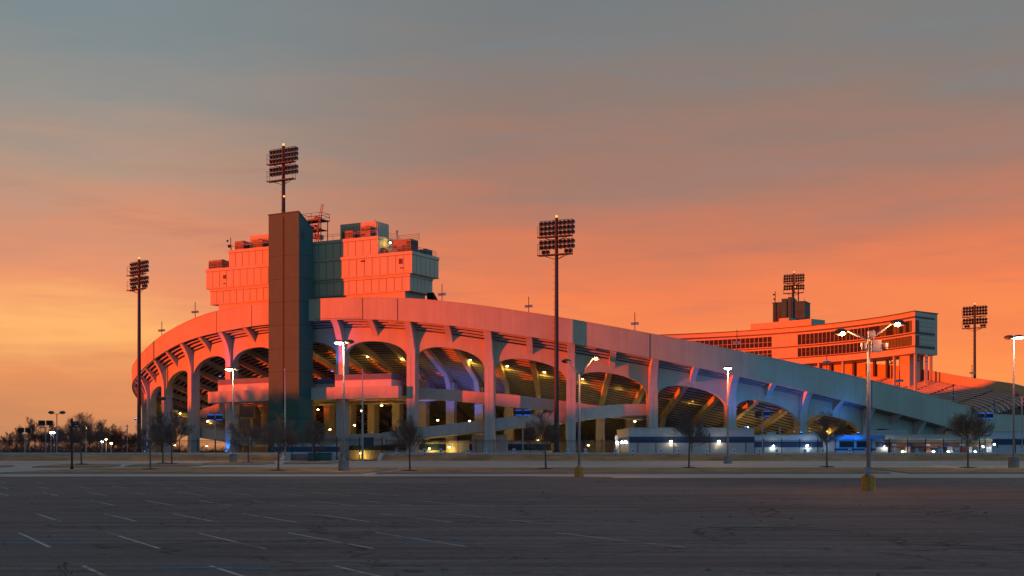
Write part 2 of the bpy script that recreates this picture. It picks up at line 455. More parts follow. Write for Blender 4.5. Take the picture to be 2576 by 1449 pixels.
for pl in ([(2060, 1327), (1800, 1327), (1750, 1337), (1790, 1347), (1950, 1345)], [(2200, 1340), (1880, 1326), (1825, 1335), (1845, 1343)],
           [(1600, 1284), (1870, 1276), (1945, 1281), (1915, 1290)], [(1900, 1272), (2350, 1277), (2425, 1279), (2340, 1292)],
           [(2120, 1279), (2400, 1270), (2420, 1283), (2280, 1290)], [(2576, 1351), (2350, 1357), (2248, 1360), (2300, 1370), (2576, 1377)],
           [(2150, 1362), (2240, 1359), (2230, 1351), (1900, 1345)], [(2576, 1386), (2440, 1374), (2365, 1367), (2400, 1360)],
           [(1400, 1368), (1700, 1362), (2100, 1355)], [(1290, 1240), (1600, 1246), (1900, 1262)], [(600, 1225), (1000, 1232), (1500, 1250)]):
    skid([gp(*p) for p in pl], .2); skid([gp(p[0]+14, p[1]+7) for p in pl], .15)
tm.build('tyre_marks', M['tyre'], kind='structure')

wr = random.Random(4); m = MB()
for i in range(80):
    t = wr.random(); X, Y = -9.55+1.0*t+wr.gauss(0, .06), 27.0-2.6*t+wr.gauss(0, .1)
    a = wr.uniform(0, 6.28); L = wr.uniform(.02, .055); dx, dy = math.cos(a), math.sin(a)
    m.add([(X-dy*.012, Y+dx*.012, .004), (X+dy*.012, Y-dx*.012, .004), (X+dx*L*.7, Y+dy*L*.7, L)], [(0, 1, 2)])
m.build('weeds', mat('dry_weed', (.13, .11, .045), .9, .3, 4), kind='stuff')
m = MB()
for i in range(150):
    Y = wr.uniform(20, 108); X = wr.uniform(-.45, .45)*Y; q = wr.uniform(.015, .05)
    m.cube((X, Y, q*.5), q*wr.uniform(.6, 2), q, q*.4, rz=wr.uniform(0, 3))
m.build('litter', mat('dry_leaf_litter', (.24, .16, .10), .9, .4, 3), kind='stuff')
# ------------------------------------------------------------------ stadium profile tables
TP = [-180, -150, -140, -120, -105, -90, -78, -65, -59.5, -55, -50.5, -45.2, -42.2, -36.4, -30, -25.5, -22.3, -18.6, -14.6, -10.7, -7, -3.3, .4, 5.4, 9.8, 15.8, 22.3, 29.7, 38.9, 46.4, 50, 64, 69, 74.5, 92.6, 104.4, 115, 125, 135, 150, 165, 180]
TZ = [22, 11, 9.5, 10.5, 13, 16.5, 19.3, 21.9, 23.6, 25.1, 26.5, 27.95, 28.5, 29.0, 29.1, 28.98, 28.86, 28.5, 27.8, 26.85, 25.8, 24.7, 23.52, 21.94, 20.57, 18.68, 16.76, 14.68, 12.39, 10.6, 9.5, 9.6, 12.2, 15.6, 20.1, 23.6, 26.5, 28.5, 29, 29, 27.5, 22]
def sm(P, Z):
    g = np.linspace(-180, 180, 721); z = np.interp(g, P, Z)
    k = np.hanning(13); k /= k.sum()
    zz = np.convolve(np.concatenate([z[-7:-1], z, z[1:7]]), k, 'valid')
    return lambda p: float(np.interp(p, g, zz))
T = sm(TP, TZ)
W = sm([-180, -65, -50, -42, -25, -10, .4, 15.8, 29.7, 38.9, 43, 48, 50, 65, 72, 80, 180], [4, 3.4, 3.5, 4.0, 3.65, 3.98, 3.9, 4.2, 4.7, 4.95, 5.0, 6.5, 7.4, 7.4, 5.0, 4.2, 4.0])
Bz = lambda p: T(p)-W(p)
KD = sm([-180, -42, -25, -10, 0, 5, 14, 22, 30, 39, 45, 50, 65, 74, 90, 106, 125, 180], [5.2, 5.25, 4.9, 5.5, 5.35, 5.2, 4.9, 5.05, 5.15, 5.3, 5.2, 3.0, 3.0, 3.2, 3.2, 3.6, 5, 5.2])
D = lambda p: T(p)-KD(p)
SL = .37
U = lambda r, p: D(p)-SL*(100-r) if r <= 100 else D(p)+(Bz(p)+.25-D(p))*(r-100)/2.5 if Bz(p) > D(p) else D(p)+SL*(r-100)
PITCH, P0 = 7.923, -1.9
stad = thing('stadium', 'round concrete stadium bowl with a sweeping parapet and arched colonnade', 'stadium', (CEN.x, CEN.y, 1.0))
b = MB()
b.arcbox(102.55, 103, -180, 180, Bz, T, 1.0)
b.arcbox(102.45, 103.05, -180, 180, lambda p: T(p)-.01, lambda p: T(p)+.14, 1.0)
par = b.build('parapet', M['wall'], stad)
for x in (370, 545, 633, 912, 1000, 1635, 2193):
    p = hit(x, 103)[1]
    b = MB(); b.arcbox(103.0, 103.012, p-.045, p+.045, Bz, T, 1); b.build('expansion_joint', M['joint'], par)
b = MB()
p0, p1 = hit(833, 103)[1]-2.0, hit(912, 103)[1]
b.arcbox(103.0, 103.010, p0, p1, lambda p: Bz(p)+.18, lambda p: Bz(p)+.26, 1)
b.build('expansion_joint', M['joint'], par)

# stepped seating deck seen from below, and its benches where the far stand shows
b = MB(); da = 2.0
rs = [102.5, 101.85, 101.2, 100.55, 99.9]
while len(rs) < 60: rs.append(rs[-1]-.98)
n = len(rs)
angs = [-180+da*i for i in range(181)]
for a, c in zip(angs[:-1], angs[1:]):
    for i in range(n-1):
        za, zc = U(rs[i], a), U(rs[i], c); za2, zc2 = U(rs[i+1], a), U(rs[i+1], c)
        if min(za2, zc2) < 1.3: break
        r2, r1, lp = rs[i+1], rs[i], .08                 # precast steps; the slot above each riser is coloured near-black as shade
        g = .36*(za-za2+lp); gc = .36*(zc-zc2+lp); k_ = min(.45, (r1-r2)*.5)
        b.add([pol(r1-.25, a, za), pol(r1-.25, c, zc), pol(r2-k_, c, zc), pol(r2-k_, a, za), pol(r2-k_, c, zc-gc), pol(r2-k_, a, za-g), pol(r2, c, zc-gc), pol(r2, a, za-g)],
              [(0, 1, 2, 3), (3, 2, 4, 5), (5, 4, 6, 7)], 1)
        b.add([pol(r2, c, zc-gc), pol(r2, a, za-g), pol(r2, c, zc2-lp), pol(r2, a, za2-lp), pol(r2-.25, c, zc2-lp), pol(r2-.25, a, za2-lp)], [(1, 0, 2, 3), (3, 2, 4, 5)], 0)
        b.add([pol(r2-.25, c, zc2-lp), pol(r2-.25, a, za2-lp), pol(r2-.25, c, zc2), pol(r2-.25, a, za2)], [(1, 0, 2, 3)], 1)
b.build('seating_deck', [M['deck'], M['soffit_shade']], stad)
b = MB()
a0 = 74
while a0 < 214:
    a1 = a0+7.4
    for i in range(1, n-2):
        zf = lambda p, i=i: U(rs[i], ((p+180) % 360)-180)+.42
        if zf(a0) < 2.2 or zf(a1) < 2.2: continue
        vs = []
        b.arcbox(rs[i]-.62, rs[i]-.22, a0, a1, lambda p: zf(p), lambda p: zf(p)+.12, 2.5)
        b.arcbox(rs[i]-.86, rs[i]-.80, a0, a1, lambda p: zf(p)-.40, lambda p: zf(p)-.08, 2.5)
    a0 += 8.0
b.build('bench_rows', M['bench'], stad, kind='stuff')

# arcade: columns, brackets, arches, rakers
HW = .78
def seg(p, z0, z1, r0, r1, hw): return None
colo = []
for j in range(-11, 7):
    p = P0+PITCH*j
    hw = math.degrees(HW/100)
    zb = .4
    st = U(100, p)
    t = MB(); f = frame(pol(100, p), (math.cos(R_(p)), math.sin(R_(p))))       # a = tangential (to the right), b = inward
    zz = st+.5
    t.box(-HW, -.025, -.85, 1.0, zb, st+.02, 0, f); t.box(.025, HW, -.85, 1.0, zb, st+.02, 0, f)
    t.box(-.025, .025, -.82, .9, zb, st, 1, f)
    c = t.build('column', [M['wall2'], M['joint']], stad)
    # curved bracket carrying the parapet
    for (half, drop, r_in, wdt) in ((0, 4.3, .84, .62),):
        bz = Bz(p)-.02
        z0 = st-drop; poly = [(-r_in, z0)]
        for k in range(1, 13):
            s_ = k/12; zq = z0+(bz-z0)*s_
            poly.append((-(r_in+1.85*s_**2.3), zq))
        poly += [(-2.55, bz+.35), (.2, U(100, p)+.1), (.2, z0+1.6)]
        MB().prism(poly, lambda a, z, tt: f(tt, a, z), -wdt, wdt).build('bracket', M['wall2'], stad)
    pm = p+PITCH/2
    if j < 6:
        f2 = frame(pol(100, pm), (math.cos(R_(pm)), math.sin(R_(pm))))
        st2 = U(100, pm); bz = Bz(pm)-.02; z0 = st2-1.55
        poly = [(-.36, z0)]
        for k in range(1, 9):
            s_ = k/8; poly.append((-(.36+2.3*s_**1.35), z0+(bz-z0)*s_))
        poly += [(-2.55, bz+.35), (.2, st2+.1), (.2, z0+.3)]
        MB().prism(poly, lambda a, z, tt: f2(tt, a, z), -.5, .5).build('bracket', M['wall2'], stad)
        # arch wall
        a0, a1 = p+hw, p+PITCH-hw
        N = 36; vs = []; h = 3.0
        for i in range(N+1):
            u = -1+2*i/N; u = math.sin(u*math.pi/2)
            q = (a0+a1)/2+(a1-a0)/2*u
            crown = U(100, q)-2.25+ .25*0
            zi = crown-h*(1-max(0, 1-abs(u)**2.35)**(1/2.35))
            zt = U(100, q)+.06
            vs += [pol(100.4, q, zi), pol(99.4, q, zi), pol(99.4, q, zt), pol(100.4, q, zt)]
        fs = []
        for i in range(N):
            for k in range(4):
                k2 = (k+1) % 4; fs.append((4*i+k, 4*i+4+k, 4*i+4+k2, 4*i+k2))
        fs += [(0, 1, 2, 3), (4*N+3, 4*N+2, 4*N+1, 4*N)]
        MB().add(vs, fs).build('arch', M['wall'], stad)
    for q in ((p, pm) if j < 6 else (p,)):
        f3 = frame(pol(100, q), (math.cos(R_(q)), math.sin(R_(q))))
        rin = max(60, 100-(U(100, q)-2.6)/SL)
        zz = lambda r: U(r, q)
        poly = [(1.0, zz(99)-.95), (1.0, zz(99)+.05), (100-rin, zz(rin)+.05), (100-rin, zz(rin)-.95)]
        MB().prism(poly, lambda a, z, tt: f3(tt, a, z), -.45, .45).build('raker_beam', M['raker'], stad)
        rc = 81.0
        zt = zz(rc)-1.0
        if zt > 2.5:
            t = MB()
            t.prism([(18.3, zb), (19.9, zb), (19.9, zt), (18.3, zt)], lambda a, z, tt: f3(tt, a, z), -.8, .8)
            t.prism([(16.2, zz(100-16.2)-1.0), (18.3, zt-2.0), (18.3, zt)], lambda a, z, tt: f3(tt, a, z), -.44, .44)
            t.build('inner_column', M['raker'], stad)

# concourse gallery, ramps and ground-level walls
b = MB()
b.arcbox(101.95, 102.3, -44.0, -18.9, 11.45, 13.55)
b.arcbox(84, 101.95, -44.0, -18.9, 11.6, 12.0)
b.arcbox(101.0, 101.95, -44.25, -43.95, 11.45, 13.55); b.arcbox(100.85, 102.3, -18.9, -18.72, 11.45, 13.55)
gal = b.build('gallery', M['wall2'], stad)
b = MB()
for k in range(9):
    r = 100-1.6*k
    b.arcbox(r-.06, r+.06, -43, -19.5, 11.15-.1*(k % 2), 11.27-.1*(k % 2))
b.build('ceiling_pipes', M['galv'], gal)
def stall(p0, p1, r, z0, z1, z2):
    b = MB()
    b.arcbox(r-4, r, p0, p1, z0, z1, 1, 0); b.arcbox(r-4, r+.06, p0, p1, z1+.08, z2, 1, 1); b.arcbox(r-4, r+.075, p0-.02, p1+.02, z1, z1+.08, 1, 2)
    b.build('kiosk', [M['kiosk'], M['blueband'], M['redline']], stad)
stall(-25.9, -19.6, 101.7, 13.3, 14.75, 15.75)
stall(-42.6, -34.3, 101.7, 13.3, 14.75, 15.75)
stall(-29.6, -26.6, 98.8, 13.2, 14.4, 15.3)
def ramp(r, pts, thick_deck=.35, inner=3.6, name='ramp', m='wall2'):
    """pts = (pixel x, y of the top edge, y of the bottom edge) of the parapet, taken at its real radius"""
    ph, zt, zb = [], [], []
    for x, y0, y1 in pts:
        Y, p = hit(x, r); ph.append(p); zt.append(zat(y0, Y)); zb.append(zat(y1, Y))
    ft = lambda p: float(np.interp(p, ph, zt)); fb = lambda p: float(np.interp(p, ph, zb))
    b = MB()
    b.arcbox(r-.25, r, ph[0], ph[-1], fb, ft, .8)
    b.arcbox(r-inner, r-.25, ph[0], ph[-1], fb, lambda p: fb(p)+thick_deck, .8)
    b.arcbox(r-inner-.25, r-inner, ph[0], ph[-1], fb, ft, .8)
    b.build(name, M[m], stad)
ramp(96.5, [(1030, 974, 1002), (1135, 980, 1008), (1300, 994, 1026), (1440, 1011, 1037), (1540, 1026, 1050), (1620, 1040, 1056)])
ramp(98.6, [(780, 1093, 1121), (870, 1092, 1121), (950, 1091, 1121), (985, 1085, 1116), (1019, 1081, 1110), (1070, 1074, 1102), (1217, 1056, 1086), (1422, 1033, 1064), (1480, 1026, 1055), (1540, 1018, 1050), (1590, 1016, 1046), (1640, 1016, 1045)])
ramp(98.6, [(455, 1066, 1093), (494, 1073, 1100), (562, 1085, 1111), (640, 1098, 1124)])
ramp(93.0, [(440, 1046, 1064), (501, 1058, 1072), (562, 1075, 1090), (660, 1095, 1108)])
ramp(95.0, [(497, 1034, 1050), (530, 1022, 1052), (556, 1013, 1053), (600, 1013, 1053)], name='stair_wall')
b = MB()
b.arcbox(91.5, 92, -40, -4, .5, 2.5, 1, 0); b.arcbox(91.5, 92.05, -40, -4, 2.5, 3.6, 1, 1); b.arcbox(91.5, 92, -40, -4, 3.6, 4.0, 1, 0)
b.build('service_wall', [M['kiosk'], M['bluedark']], stad)
b = MB(); b.arcbox(74.5, 75, -75, 30, .6, lambda p: max(1.5, min(4.4, U(75, p)-1.6)), 1); b.build('rear_wall', M['raker'], stad)
for k, (p0, p1, r) in enumerate(((-49, -45, 88), (-12.5, -8.6, 94), (-15.6, -13.0, 93), (3.2, 5.0, 90))):
    b = MB(); b.arcbox(r-.4, r, p0, p1, 1.2, 5.2 if k != 2 else 4.2); b.build('block_wall', M['kiosk'], stad)

# hanging lamps under the stand
lamps = [(850, 902), (925, 897), (1012, 902), (549, 955), (1183, 906), (1276, 921), (1369, 936), (1466, 953), (1559, 968), (1101, 1057),
         (1181, 1059), (1353, 1107), (1597, 1060), (1742, 1003), (1992, 1053), (2061, 1071), (2124, 1121), (514, 971), (453, 1022), (453, 1040),
         (522, 1060), (619, 1028), (830, 1080), (892, 1070), (910, 1033)]
lm = MB(); lm.ball((0, 0, 0), .19, 10, 5, .55, 0, -.9, .35); lm.tube([(0, 0, .05), (0, 0, .30)], .10, 8, 1); lm.tube([(0, 0, .3), (0, 0, .7)], .025, 6, 1)
proto = None
for i, (x, y) in enumerate(lamps):
    Y, p = hit(x, 90)
    loc = Vector(((x-CX)/F*Y, Y, zat(y, Y)))
    if proto is None: proto = lm.build('ceiling_lamp', [M['bulb_y'], M['steel']], None); proto.parent = stad; o = proto
    else: o = proto.copy(); COL.objects.link(o)
    o.location = loc-WL[stad.name]
    light('lamp_light', 'POINT', loc+Vector((0, 0, -.55)), 125, (1.0, .52, .05), None, .2)
# ground-level glow lamps
for x, y, r, e, c in ((520, 1122, 92, 420, (1, .6, .1)), (1130, 1125, 94, 75, (1, .68, .1)), (1080, 1128, 93, 70, (1, .68, .1)), (905, 1140, 93, 90, (1, .65, .1)), (440, 1120, 92, 320, (1, .6, .1)),
                      (1400, 1115, 92, 320, (1, .66, .1)), (1480, 1120, 94, 220, (1, .62, .12)), (1150, 985, 92, 200, (1, .62, .12)), (960, 1020, 90, 260, (1, .6, .1)), (800, 1030, 90, 200, (1, .6, .1)),
                      (1700, 1090, 92, 260, (1, .62, .1)), (1880, 1075, 92, 260, (1, .62, .1)), (2080, 1085, 92, 260, (1, .62, .1)), (2230, 1090, 92, 240, (1, .62, .1)), (2000, 1085, 95, 160, (1, .62, .1))):
    Y, p = hit(x, r)
    loc = Vector(((x-CX)/F*Y, Y, zat(y, Y)))
    o = proto.copy(); COL.objects.link(o); o.location = loc-WL[stad.name]
    light('lamp_light', 'POINT', loc+Vector((0, 0, -.6)), e*1.15, (1.0, c[1]*.85, c[2]*.4), None, .2)
# blue uplights at the columns
up = MB(); up.cube((0, 0, .15), .22, .16, .15, 1); up.cube((0, 0, .31), .17, .12, .012, 0)
uproto = None
for p, rr, e, aimz, z in ((P0+PITCH*-5, 101.3, 700, 6, 2.0), (P0+PITCH*-8, 101.5, 500, 6, 2.0), (P0+PITCH*2, 106.5, 1500, 12, 6.1), (P0+PITCH*2.7, 106.5, 1900, 9, 5.2), (P0+PITCH*3.5, 106.5, 1500, 8, 5.2),
                          (P0+PITCH*-3, 103.2, 900, 22, 16), (P0+PITCH*-5+.3, 103.0, 400, 24, 16), (P0+PITCH*1.5, 105.5, 900, 14, 6.1), (P0+PITCH*-8-.3, 103.2, 500, 18, 9)):
    loc = pol(rr, p, z)
    if uproto is None: uproto = up.build('uplight', [M['blueglow'], M['iron']], None); uproto.parent = stad; o = uproto
    else: o = uproto.copy(); COL.objects.link(o)
    o.location = loc-WL[stad.name]
    tgt = pol(100.2, p, aimz+4)
    light('uplight_beam', 'SPOT', loc+Vector((0, 0, .45)), e*.9, (.03, .2, 1.0), None, .15, aim(tgt-loc), spot_size=R_(95), spot_blend=.9)
for x, y, r in ((1090, 1066, 88), (1168, 1066, 86)):
    Y, p = hit(x, r); loc = Vector(((x-CX)/F*Y, Y, zat(y, Y)))
    light('uplight_beam', 'SPOT', loc, 1800, (.05, .16, 1.0), None, .2, aim((0.1, .4, 1)), spot_size=R_(110), spot_blend=.8)

# ------------------------------------------------------------------ press box on the near stand
PR, PL = Vector((-17.2, 217.5, 0)), Vector((-57.5, 239.5, 0))
ch = (PL-PR).normalized(); LEN = (PL-PR).length
inward = Vector((-ch.y, ch.x, 0))
if inward.y < 0: inward = -inward
fp = lambda a, bb, z: (PR.x+ch.x*a+inward.x*bb, PR.y+ch.y*a+inward.y*bb, z)
def A(x, bb=0.0):
    """distance along the press box front, from its right end, of a pixel column at depth bb"""
    m = (x-CX)/F; o = PR+inward*bb
    return (m*o.y-o.x)/(ch.x-m*ch.y)
press = thing('press_box', 'stepped press box with ribbed wall panels above the near stand', 'building', (PR.x+ch.x*23, PR.y+ch.y*23, 25))
def storey(name, a0, a1, b0, b1, z0, z1, pitch, cap=True, side=True):
    m = MB()
    m.box(a0, a1, b0, b1, z0, z1, 0, fp)
    n = int(round((a1-a0)/pitch))
    for i in range(1, n):
        a = a0+(a1-a0)*i/n
        m.box(a-.05, a+.05, b0-.02, b0+.1, z0+.12, z1-.6, 1, fp)
    for i in range(1, 6):
        q = b0+(b1-b0)*i/6
        m.box(a0-.02, a0+.1, q-.03, q+.03, z0+.12, z1-.6, 1, fp)
    if cap:
        m.box(a0-.10, a1+.10, b0-.10, b1+.1, z1-.5, z1+.02, 0, fp)
        m.box(a0-.03, a1+.03, b0-.03, b1+.03, z1-.57, z1-.48, 1, fp)
        m.box(a0-.06, a1+.06, b0-.06, b1+.06, z0-.10, z0+.06, 0, fp); m.box(a0-.02, a1+.02, b0-.02, b1+.02, z0+.05, z0+.10, 1, fp)
    return m.build(name, [M['panel'], M['seam']], press)
storey('lower_wall', 1.7, LEN-2.4, .6, 7.0, 24.5, 29.95, 6, False)
storey('storey', .55, LEN-.6, .35, 7.6, 29.95, 32.85, 1.62)
mid = storey('storey', -.1, LEN+.1, 0, 8.6, 32.9, 36.55, 1.62)
a_up = A(951, .25); b_up = A(576, .25)
storey('storey', a_up, b_up, .25, 7.6, 36.55, 39.75, 1.62)
a_ph, b_ph = A(946, 2.4), A(628, 2.4)
m = MB()
a_pm = A(856, 2.4); a_pn = A(740, 2.4)
storey('penthouse', a_ph, a_pm, 2.4, 6.4, 39.75, 42.85, .5, False)
storey('penthouse', a_pn, b_ph, 2.4, 6.4, 39.75, 42.55, .5, False)
m = MB()
for a, bw, z0, z1 in ((A(1008), .75, 34.5, 35.4), (A(913), .9, 35.4, 35.7), (A(565), .7, 34.5, 35.2), (A(565), .55, 33.5, 33.7), (A(1008)-.2, .6, 33.7, 33.9)):
    m.box(a-bw/2, a+bw/2, -.05, .05, z0, z1, 0, fp)
m.build('louvre', M['unitdark'], mid)
def railing(pts, z, hgt=1.05, name='railing', par=press, nr=4):
    m = MB()
    for (a0, b0), (a1, b1) in zip(pts[:-1], pts[1:]):
        L = math.hypot(a1-a0, b1-b0); k = max(1, int(L/2.2))
        for i in range(k+1):
            a, c = a0+(a1-a0)*i/k, b0+(b1-b0)*i/k
            m.tube([fp(a, c, z), fp(a, c, z+hgt)], .035, 5)
        for q in range(nr):
            zz = z+hgt*(1-.27*q)
            m.tube([fp(a0, b0, zz), fp(a1, b1, zz)], .03, 5)
    m.build(name, M['galv'], par)
Z1, Z2 = 36.55, 39.75
railing([(a_up-.3, .3), (.2, .3), (.2, 8.2)], Z1); railing([(LEN-.3, 3), (LEN-.3, .3), (b_up+.4, .3)], Z1)
railing([(a_up+.5, .5), (b_up-.4, .5), (b_up-.4, 7)], Z2, 1.1, nr=2); railing([(a_up+.3, 3.4), (a_up+.3, 7.2), (a_up-4, 7.2)], Z2, 1.1)
m = MB()
aa = A(1015, 3.6)+1.4
m.tube([fp(aa, 3.6, Z1), fp(aa, 3.6, Z1+4.2)], .16, 10); m.tube([fp(aa, 3.6, Z1+4.2), fp(aa, 3.6, Z1+4.5)], .24, 10)
m.build('vent_pipe', M['galv'], press)
m = MB(); aa = a_up+.2; m.tube([fp(aa, .4, Z2), fp(aa, .4, Z2+2.4)], .06, 6); m.cube(fp(aa, .3, Z2+1.3), .22, .2, .18); m.tube([fp(aa, .4, Z2+2.4), fp(aa+.6, .2, Z2+2.9)], .05, 6); m.build('camera_post', M['galv'], press)
m = MB(); aa = b_up-.3; m.tube([fp(aa, .4, Z2), fp(aa, .4, Z2+2.4)], .07, 6); m.cube(fp(aa+.3, .3, Z2+.8), .22, .2, .25); m.ball(fp(aa+.6, .2, Z2+1.8), .22); m.build('camera_post', M['steel'], press)
m = MB(); m.prism([(4.6, 27.5), (7.4, 27.5), (4.6, 29.9)], lambda a, z, t: fp(t, a, z), -1.6, -.2); m.build('stair_cover', M['win'], press)
# rooftop plant: things of their own
def unit(a, bb, z, w, d, h, label, tank=False):
    c = fp(a, bb, z); rz = math.atan2(-ch.y, -ch.x)
    u = thing('rooftop_unit', label, 'air conditioner', c, 'rooftop units on the press box')
    f = frame(c, (-ch.x, -ch.y))
    f_ = lambda x, y, zz: f(x, y, zz)
    m = MB(); m.box(-w/2, w/2, -d/2, d/2, z+.12, z+h, 0, f_)
    m.box(-w/2-.04, w/2+.04, -d/2-.04, d/2+.04, z+h, z+h+.06, 0, f_)
    for sx in (-1, 1):
        m.box(sx*w*.38-.1, sx*w*.38+.1, -d/2, d/2, z, z+.12, 0, f_)
    m.build('casing', M['unit'], u)
    m = MB(); n = max(2, int(w/.9))
    for i in range(n):
        x0, x1 = -w/2+w*i/n+.1, -w/2+w*(i+1)/n-.1
        for k in range(3):
            zz = z+.3+(h-.5)*k/3
            if rnd.random() < .8: m.box(x0, x1, -d/2-.03, -d/2+.02, zz, zz+(h-.5)/3-.08, 0, f_)
    m.box(w/2-.02, w/2+.03, -d/2+.15, d/2-.15, z+.35, z+h-.2, 0, f_)
    m.build('louvre', M['unitdark'], u)
    m = MB()
    for i in range(max(1, int(w/1.4))):
        x = -w/2+w*(i+.5)/max(1, int(w/1.4)); q = f_(x, 0, z+h+.05)
        m.tube([q, (q[0], q[1], q[2]+.22)], .42, 12)
    m.build('fan_cowl', M['unitdark'], u)
    return u
unit(A(552, 2.2), 2.2, Z1, 3.2, 2.4, 1.7, 'brown rooftop unit on the lowest left roof of the press box')
unit(A(612, 2.0), 2.0, Z2, 2.0, 2.4, 1.6, 'dark boxy rooftop unit second from the left on the press box')
unit(A(655, 1.5), 1.5, Z2, 2.4, 1.6, 1.5, 'rusty rooftop unit half hidden by the left edge of the brown tower')
unit(A(880, 1.2), 1.2, Z2, 2.4, 1.5, 1.4, 'small rusty rooftop unit before the shaded half of the penthouse')
unit(A(926, 1.2), 1.2, Z2, 2.0, 1.6, 1.8, 'tall dark rooftop unit before the sunlit half of the penthouse')
unit(A(1020, 2.4), 2.4, Z1, 3.7, 2.4, 2.3, 'long brown rooftop unit on the right roof behind the railing')
unit(A(965, 1.5), 1.5, Z1, 1.3, 1.0, .9, 'small low rooftop unit behind the railing beside the penthouse step')
unit(A(1070, 6.5), 6.5, Z1, 1.8, 1.8, 1.1, 'flat grey rooftop unit at the far right end of the press box')
pl_ = fp(A(982, 2.6), 2.6, zat(607, 221))
m = MB(); m.ball(pl_, .16, 8, 5); m.tube([pl_, (pl_[0], pl_[1]+.2, pl_[2]+.5)], .04, 6, 1)
m.build('roof_lamp', [M['bulb_y'], M['steel']], press); light('lamp_light', 'POINT', Vector(pl_)+Vector((0, -.3, 0)), 40, (1, .62, .05), None, .1)

# camera platform behind the tower
b0c = 3.6
ca0, ca1 = A(809, b0c), A(757, b0c)
zc = zat(541, 227.5)
cam_p = thing('camera_platform', 'steel camera platform with railings and ladder behind the brown tower', 'platform', fp((ca0+ca1)/2, b0c+1, Z2))
m = MB()
m.box(ca0, ca1, b0c, b0c+2.4, zc-.2, zc, 0, fp); m.box(ca0+.4, ca1, b0c+.1, b0c+2.2, zc-1.9, zc-1.75, 0, fp)
cm = (ca0+ca1)/2
for a in (ca0+.3, cm, ca1-.3):
    for c in (b0c+.2, b0c+2.2): m.tube([fp(a, c, Z2), fp(a, c, zc)], .09, 6)
m.tube([fp(ca0+.3, b0c+.2, Z2+1), fp(cm, b0c+.2, zc-1.8)], .06, 6); m.tube([fp(ca1-.3, b0c+.2, Z2+1), fp(cm, b0c+.2, zc-1.8)], .06, 6)
m.build('frame', M['steel'], cam_p)
m = MB()
for a0, q0, a1, q1 in ((ca0, 0, ca1, 0), (ca0, 0, ca0, 2.4), (ca1, 0, ca1, 2.4), (ca0, 2.4, ca1, 2.4)):
    for z in (zc+.6, zc+1.2): m.tube([fp(a0, b0c+q0, z), fp(a1, b0c+q1, z)], .04, 5)
for a in (ca0, cm, ca1):
    for c in (0, 2.4): m.tube([fp(a, b0c+c, zc), fp(a, b0c+c, zc+1.2)], .045, 5)
m.build('railing', M['steel'], cam_p)
m = MB()
for q in range(9):
    a = rnd.uniform(ca0+.7, ca1-1.0); z = rnd.uniform(zc-3.6, zc-.9)
    m.box(a, a+rnd.uniform(.5, 1.3), b0c+rnd.uniform(.2, .6), b0c+rnd.uniform(1.2, 2.0), z, z+rnd.uniform(.4, 1.1), 0, fp)
m.prism([(ca0+1.0, zc+.02), (ca1-1.2, zc+.02), (ca1-2.0, zc+.35), (ca0+1.7, zc+.75)], lambda a, z, t: fp(a, t, z), b0c+.6, b0c+2.0)
m.build('equipment', M['tarp'], cam_p)
m = MB()
l0, l1 = Vector(fp(A(792, b0c-.4), b0c-.4, Z2)), Vector(fp(A(811.5, b0c-.2), b0c-.2, zat(504, 227.5))); sd = ch*.22
m.tube([l0-sd, l1-sd], .05, 5); m.tube([l0+sd, l1+sd], .05, 5)
for i in range(24):
    q = l0.lerp(l1, (i+.5)/24); m.tube([q-sd, q+sd], .06, 5, 1)
m.build('ladder', [M['steel'], M['yellow']], cam_p)

# ------------------------------------------------------------------ brown elevator tower
B0 = Vector((-37.27, 222.5, 0)); u_ = Vector((-.857, .515, 0)).normalized()
ft = lambda a, bb, z: (B0.x+u_.x*a+.515*bb, B0.y+u_.y*a+.857*bb, z)
tower = thing('elevator_tower', 'tall brown elevator tower with sloping roof beside the press box', 'tower', (B0.x-3, B0.y+3, .6))
w_, d_ = 7.0, 3.8
m = MB()
m.add([ft(0, 0, .4), ft(w_, 0, .4), ft(w_, d_, .4), ft(0, d_, .4), ft(0, 0, 44.2), ft(w_, 0, 44.2), ft(w_, d_, 41.7), ft(0, d_, 41.7)],
      [(0, 3, 2, 1), (4, 5, 6, 7), (0, 1, 5, 4), (1, 2, 6, 5), (2, 3, 7, 6), (3, 0, 4, 7)])
m.build('shaft', M['brown'], tower)
m = MB()
for z in (8.1, 12.2, 16.3, 20.4, 24.5, 28.6, 32.7, 36.8):
    m.box(-.012, w_+.012, -.012, d_, z, z+.06, 0, ft)
m.box(w_/2-.16, w_/2+.16, -.02, .2, .4, 43.7, 0, ft)
m.build('cladding_joint', M['brownseam'], tower)
m = MB()
m.add([ft(-.08, -.1, 44.25), ft(w_+.08, -.1, 44.25), ft(w_+.08, d_+.1, 41.7), ft(-.08, d_+.1, 41.7), ft(-.08, -.1, 44.4), ft(w_+.08, -.1, 44.4), ft(w_+.08, d_+.1, 41.75), ft(-.08, d_+.1, 41.75)],
      [(0, 3, 2, 1), (4, 5, 6, 7), (0, 1, 5, 4), (1, 2, 6, 5), (2, 3, 7, 6), (3, 0, 4, 7)])
m.build('roof', M['brown'], tower)
m = MB(); m.box(-.03, .03, .65, 1.45, 39.6, 40.9, 0, ft); m.build('louvre', M['unitdark'], tower)
m = MB()
for z in (25.3, 29.2, 33.1, 37.2):
    m.box(4.0, 6.4, d_+.05, d_+4.6, z-.1, z+1.45, 0, ft)
m.box(4.2, 6.2, d_+.3, d_+4.5, 24.5, 39.6, 1, ft); m.box(3.9, 6.5, d_+.05, d_+4.6, 39.6, 40.1, 0, ft)
m.build('landing', [M['wall'], M['trim']], tower)

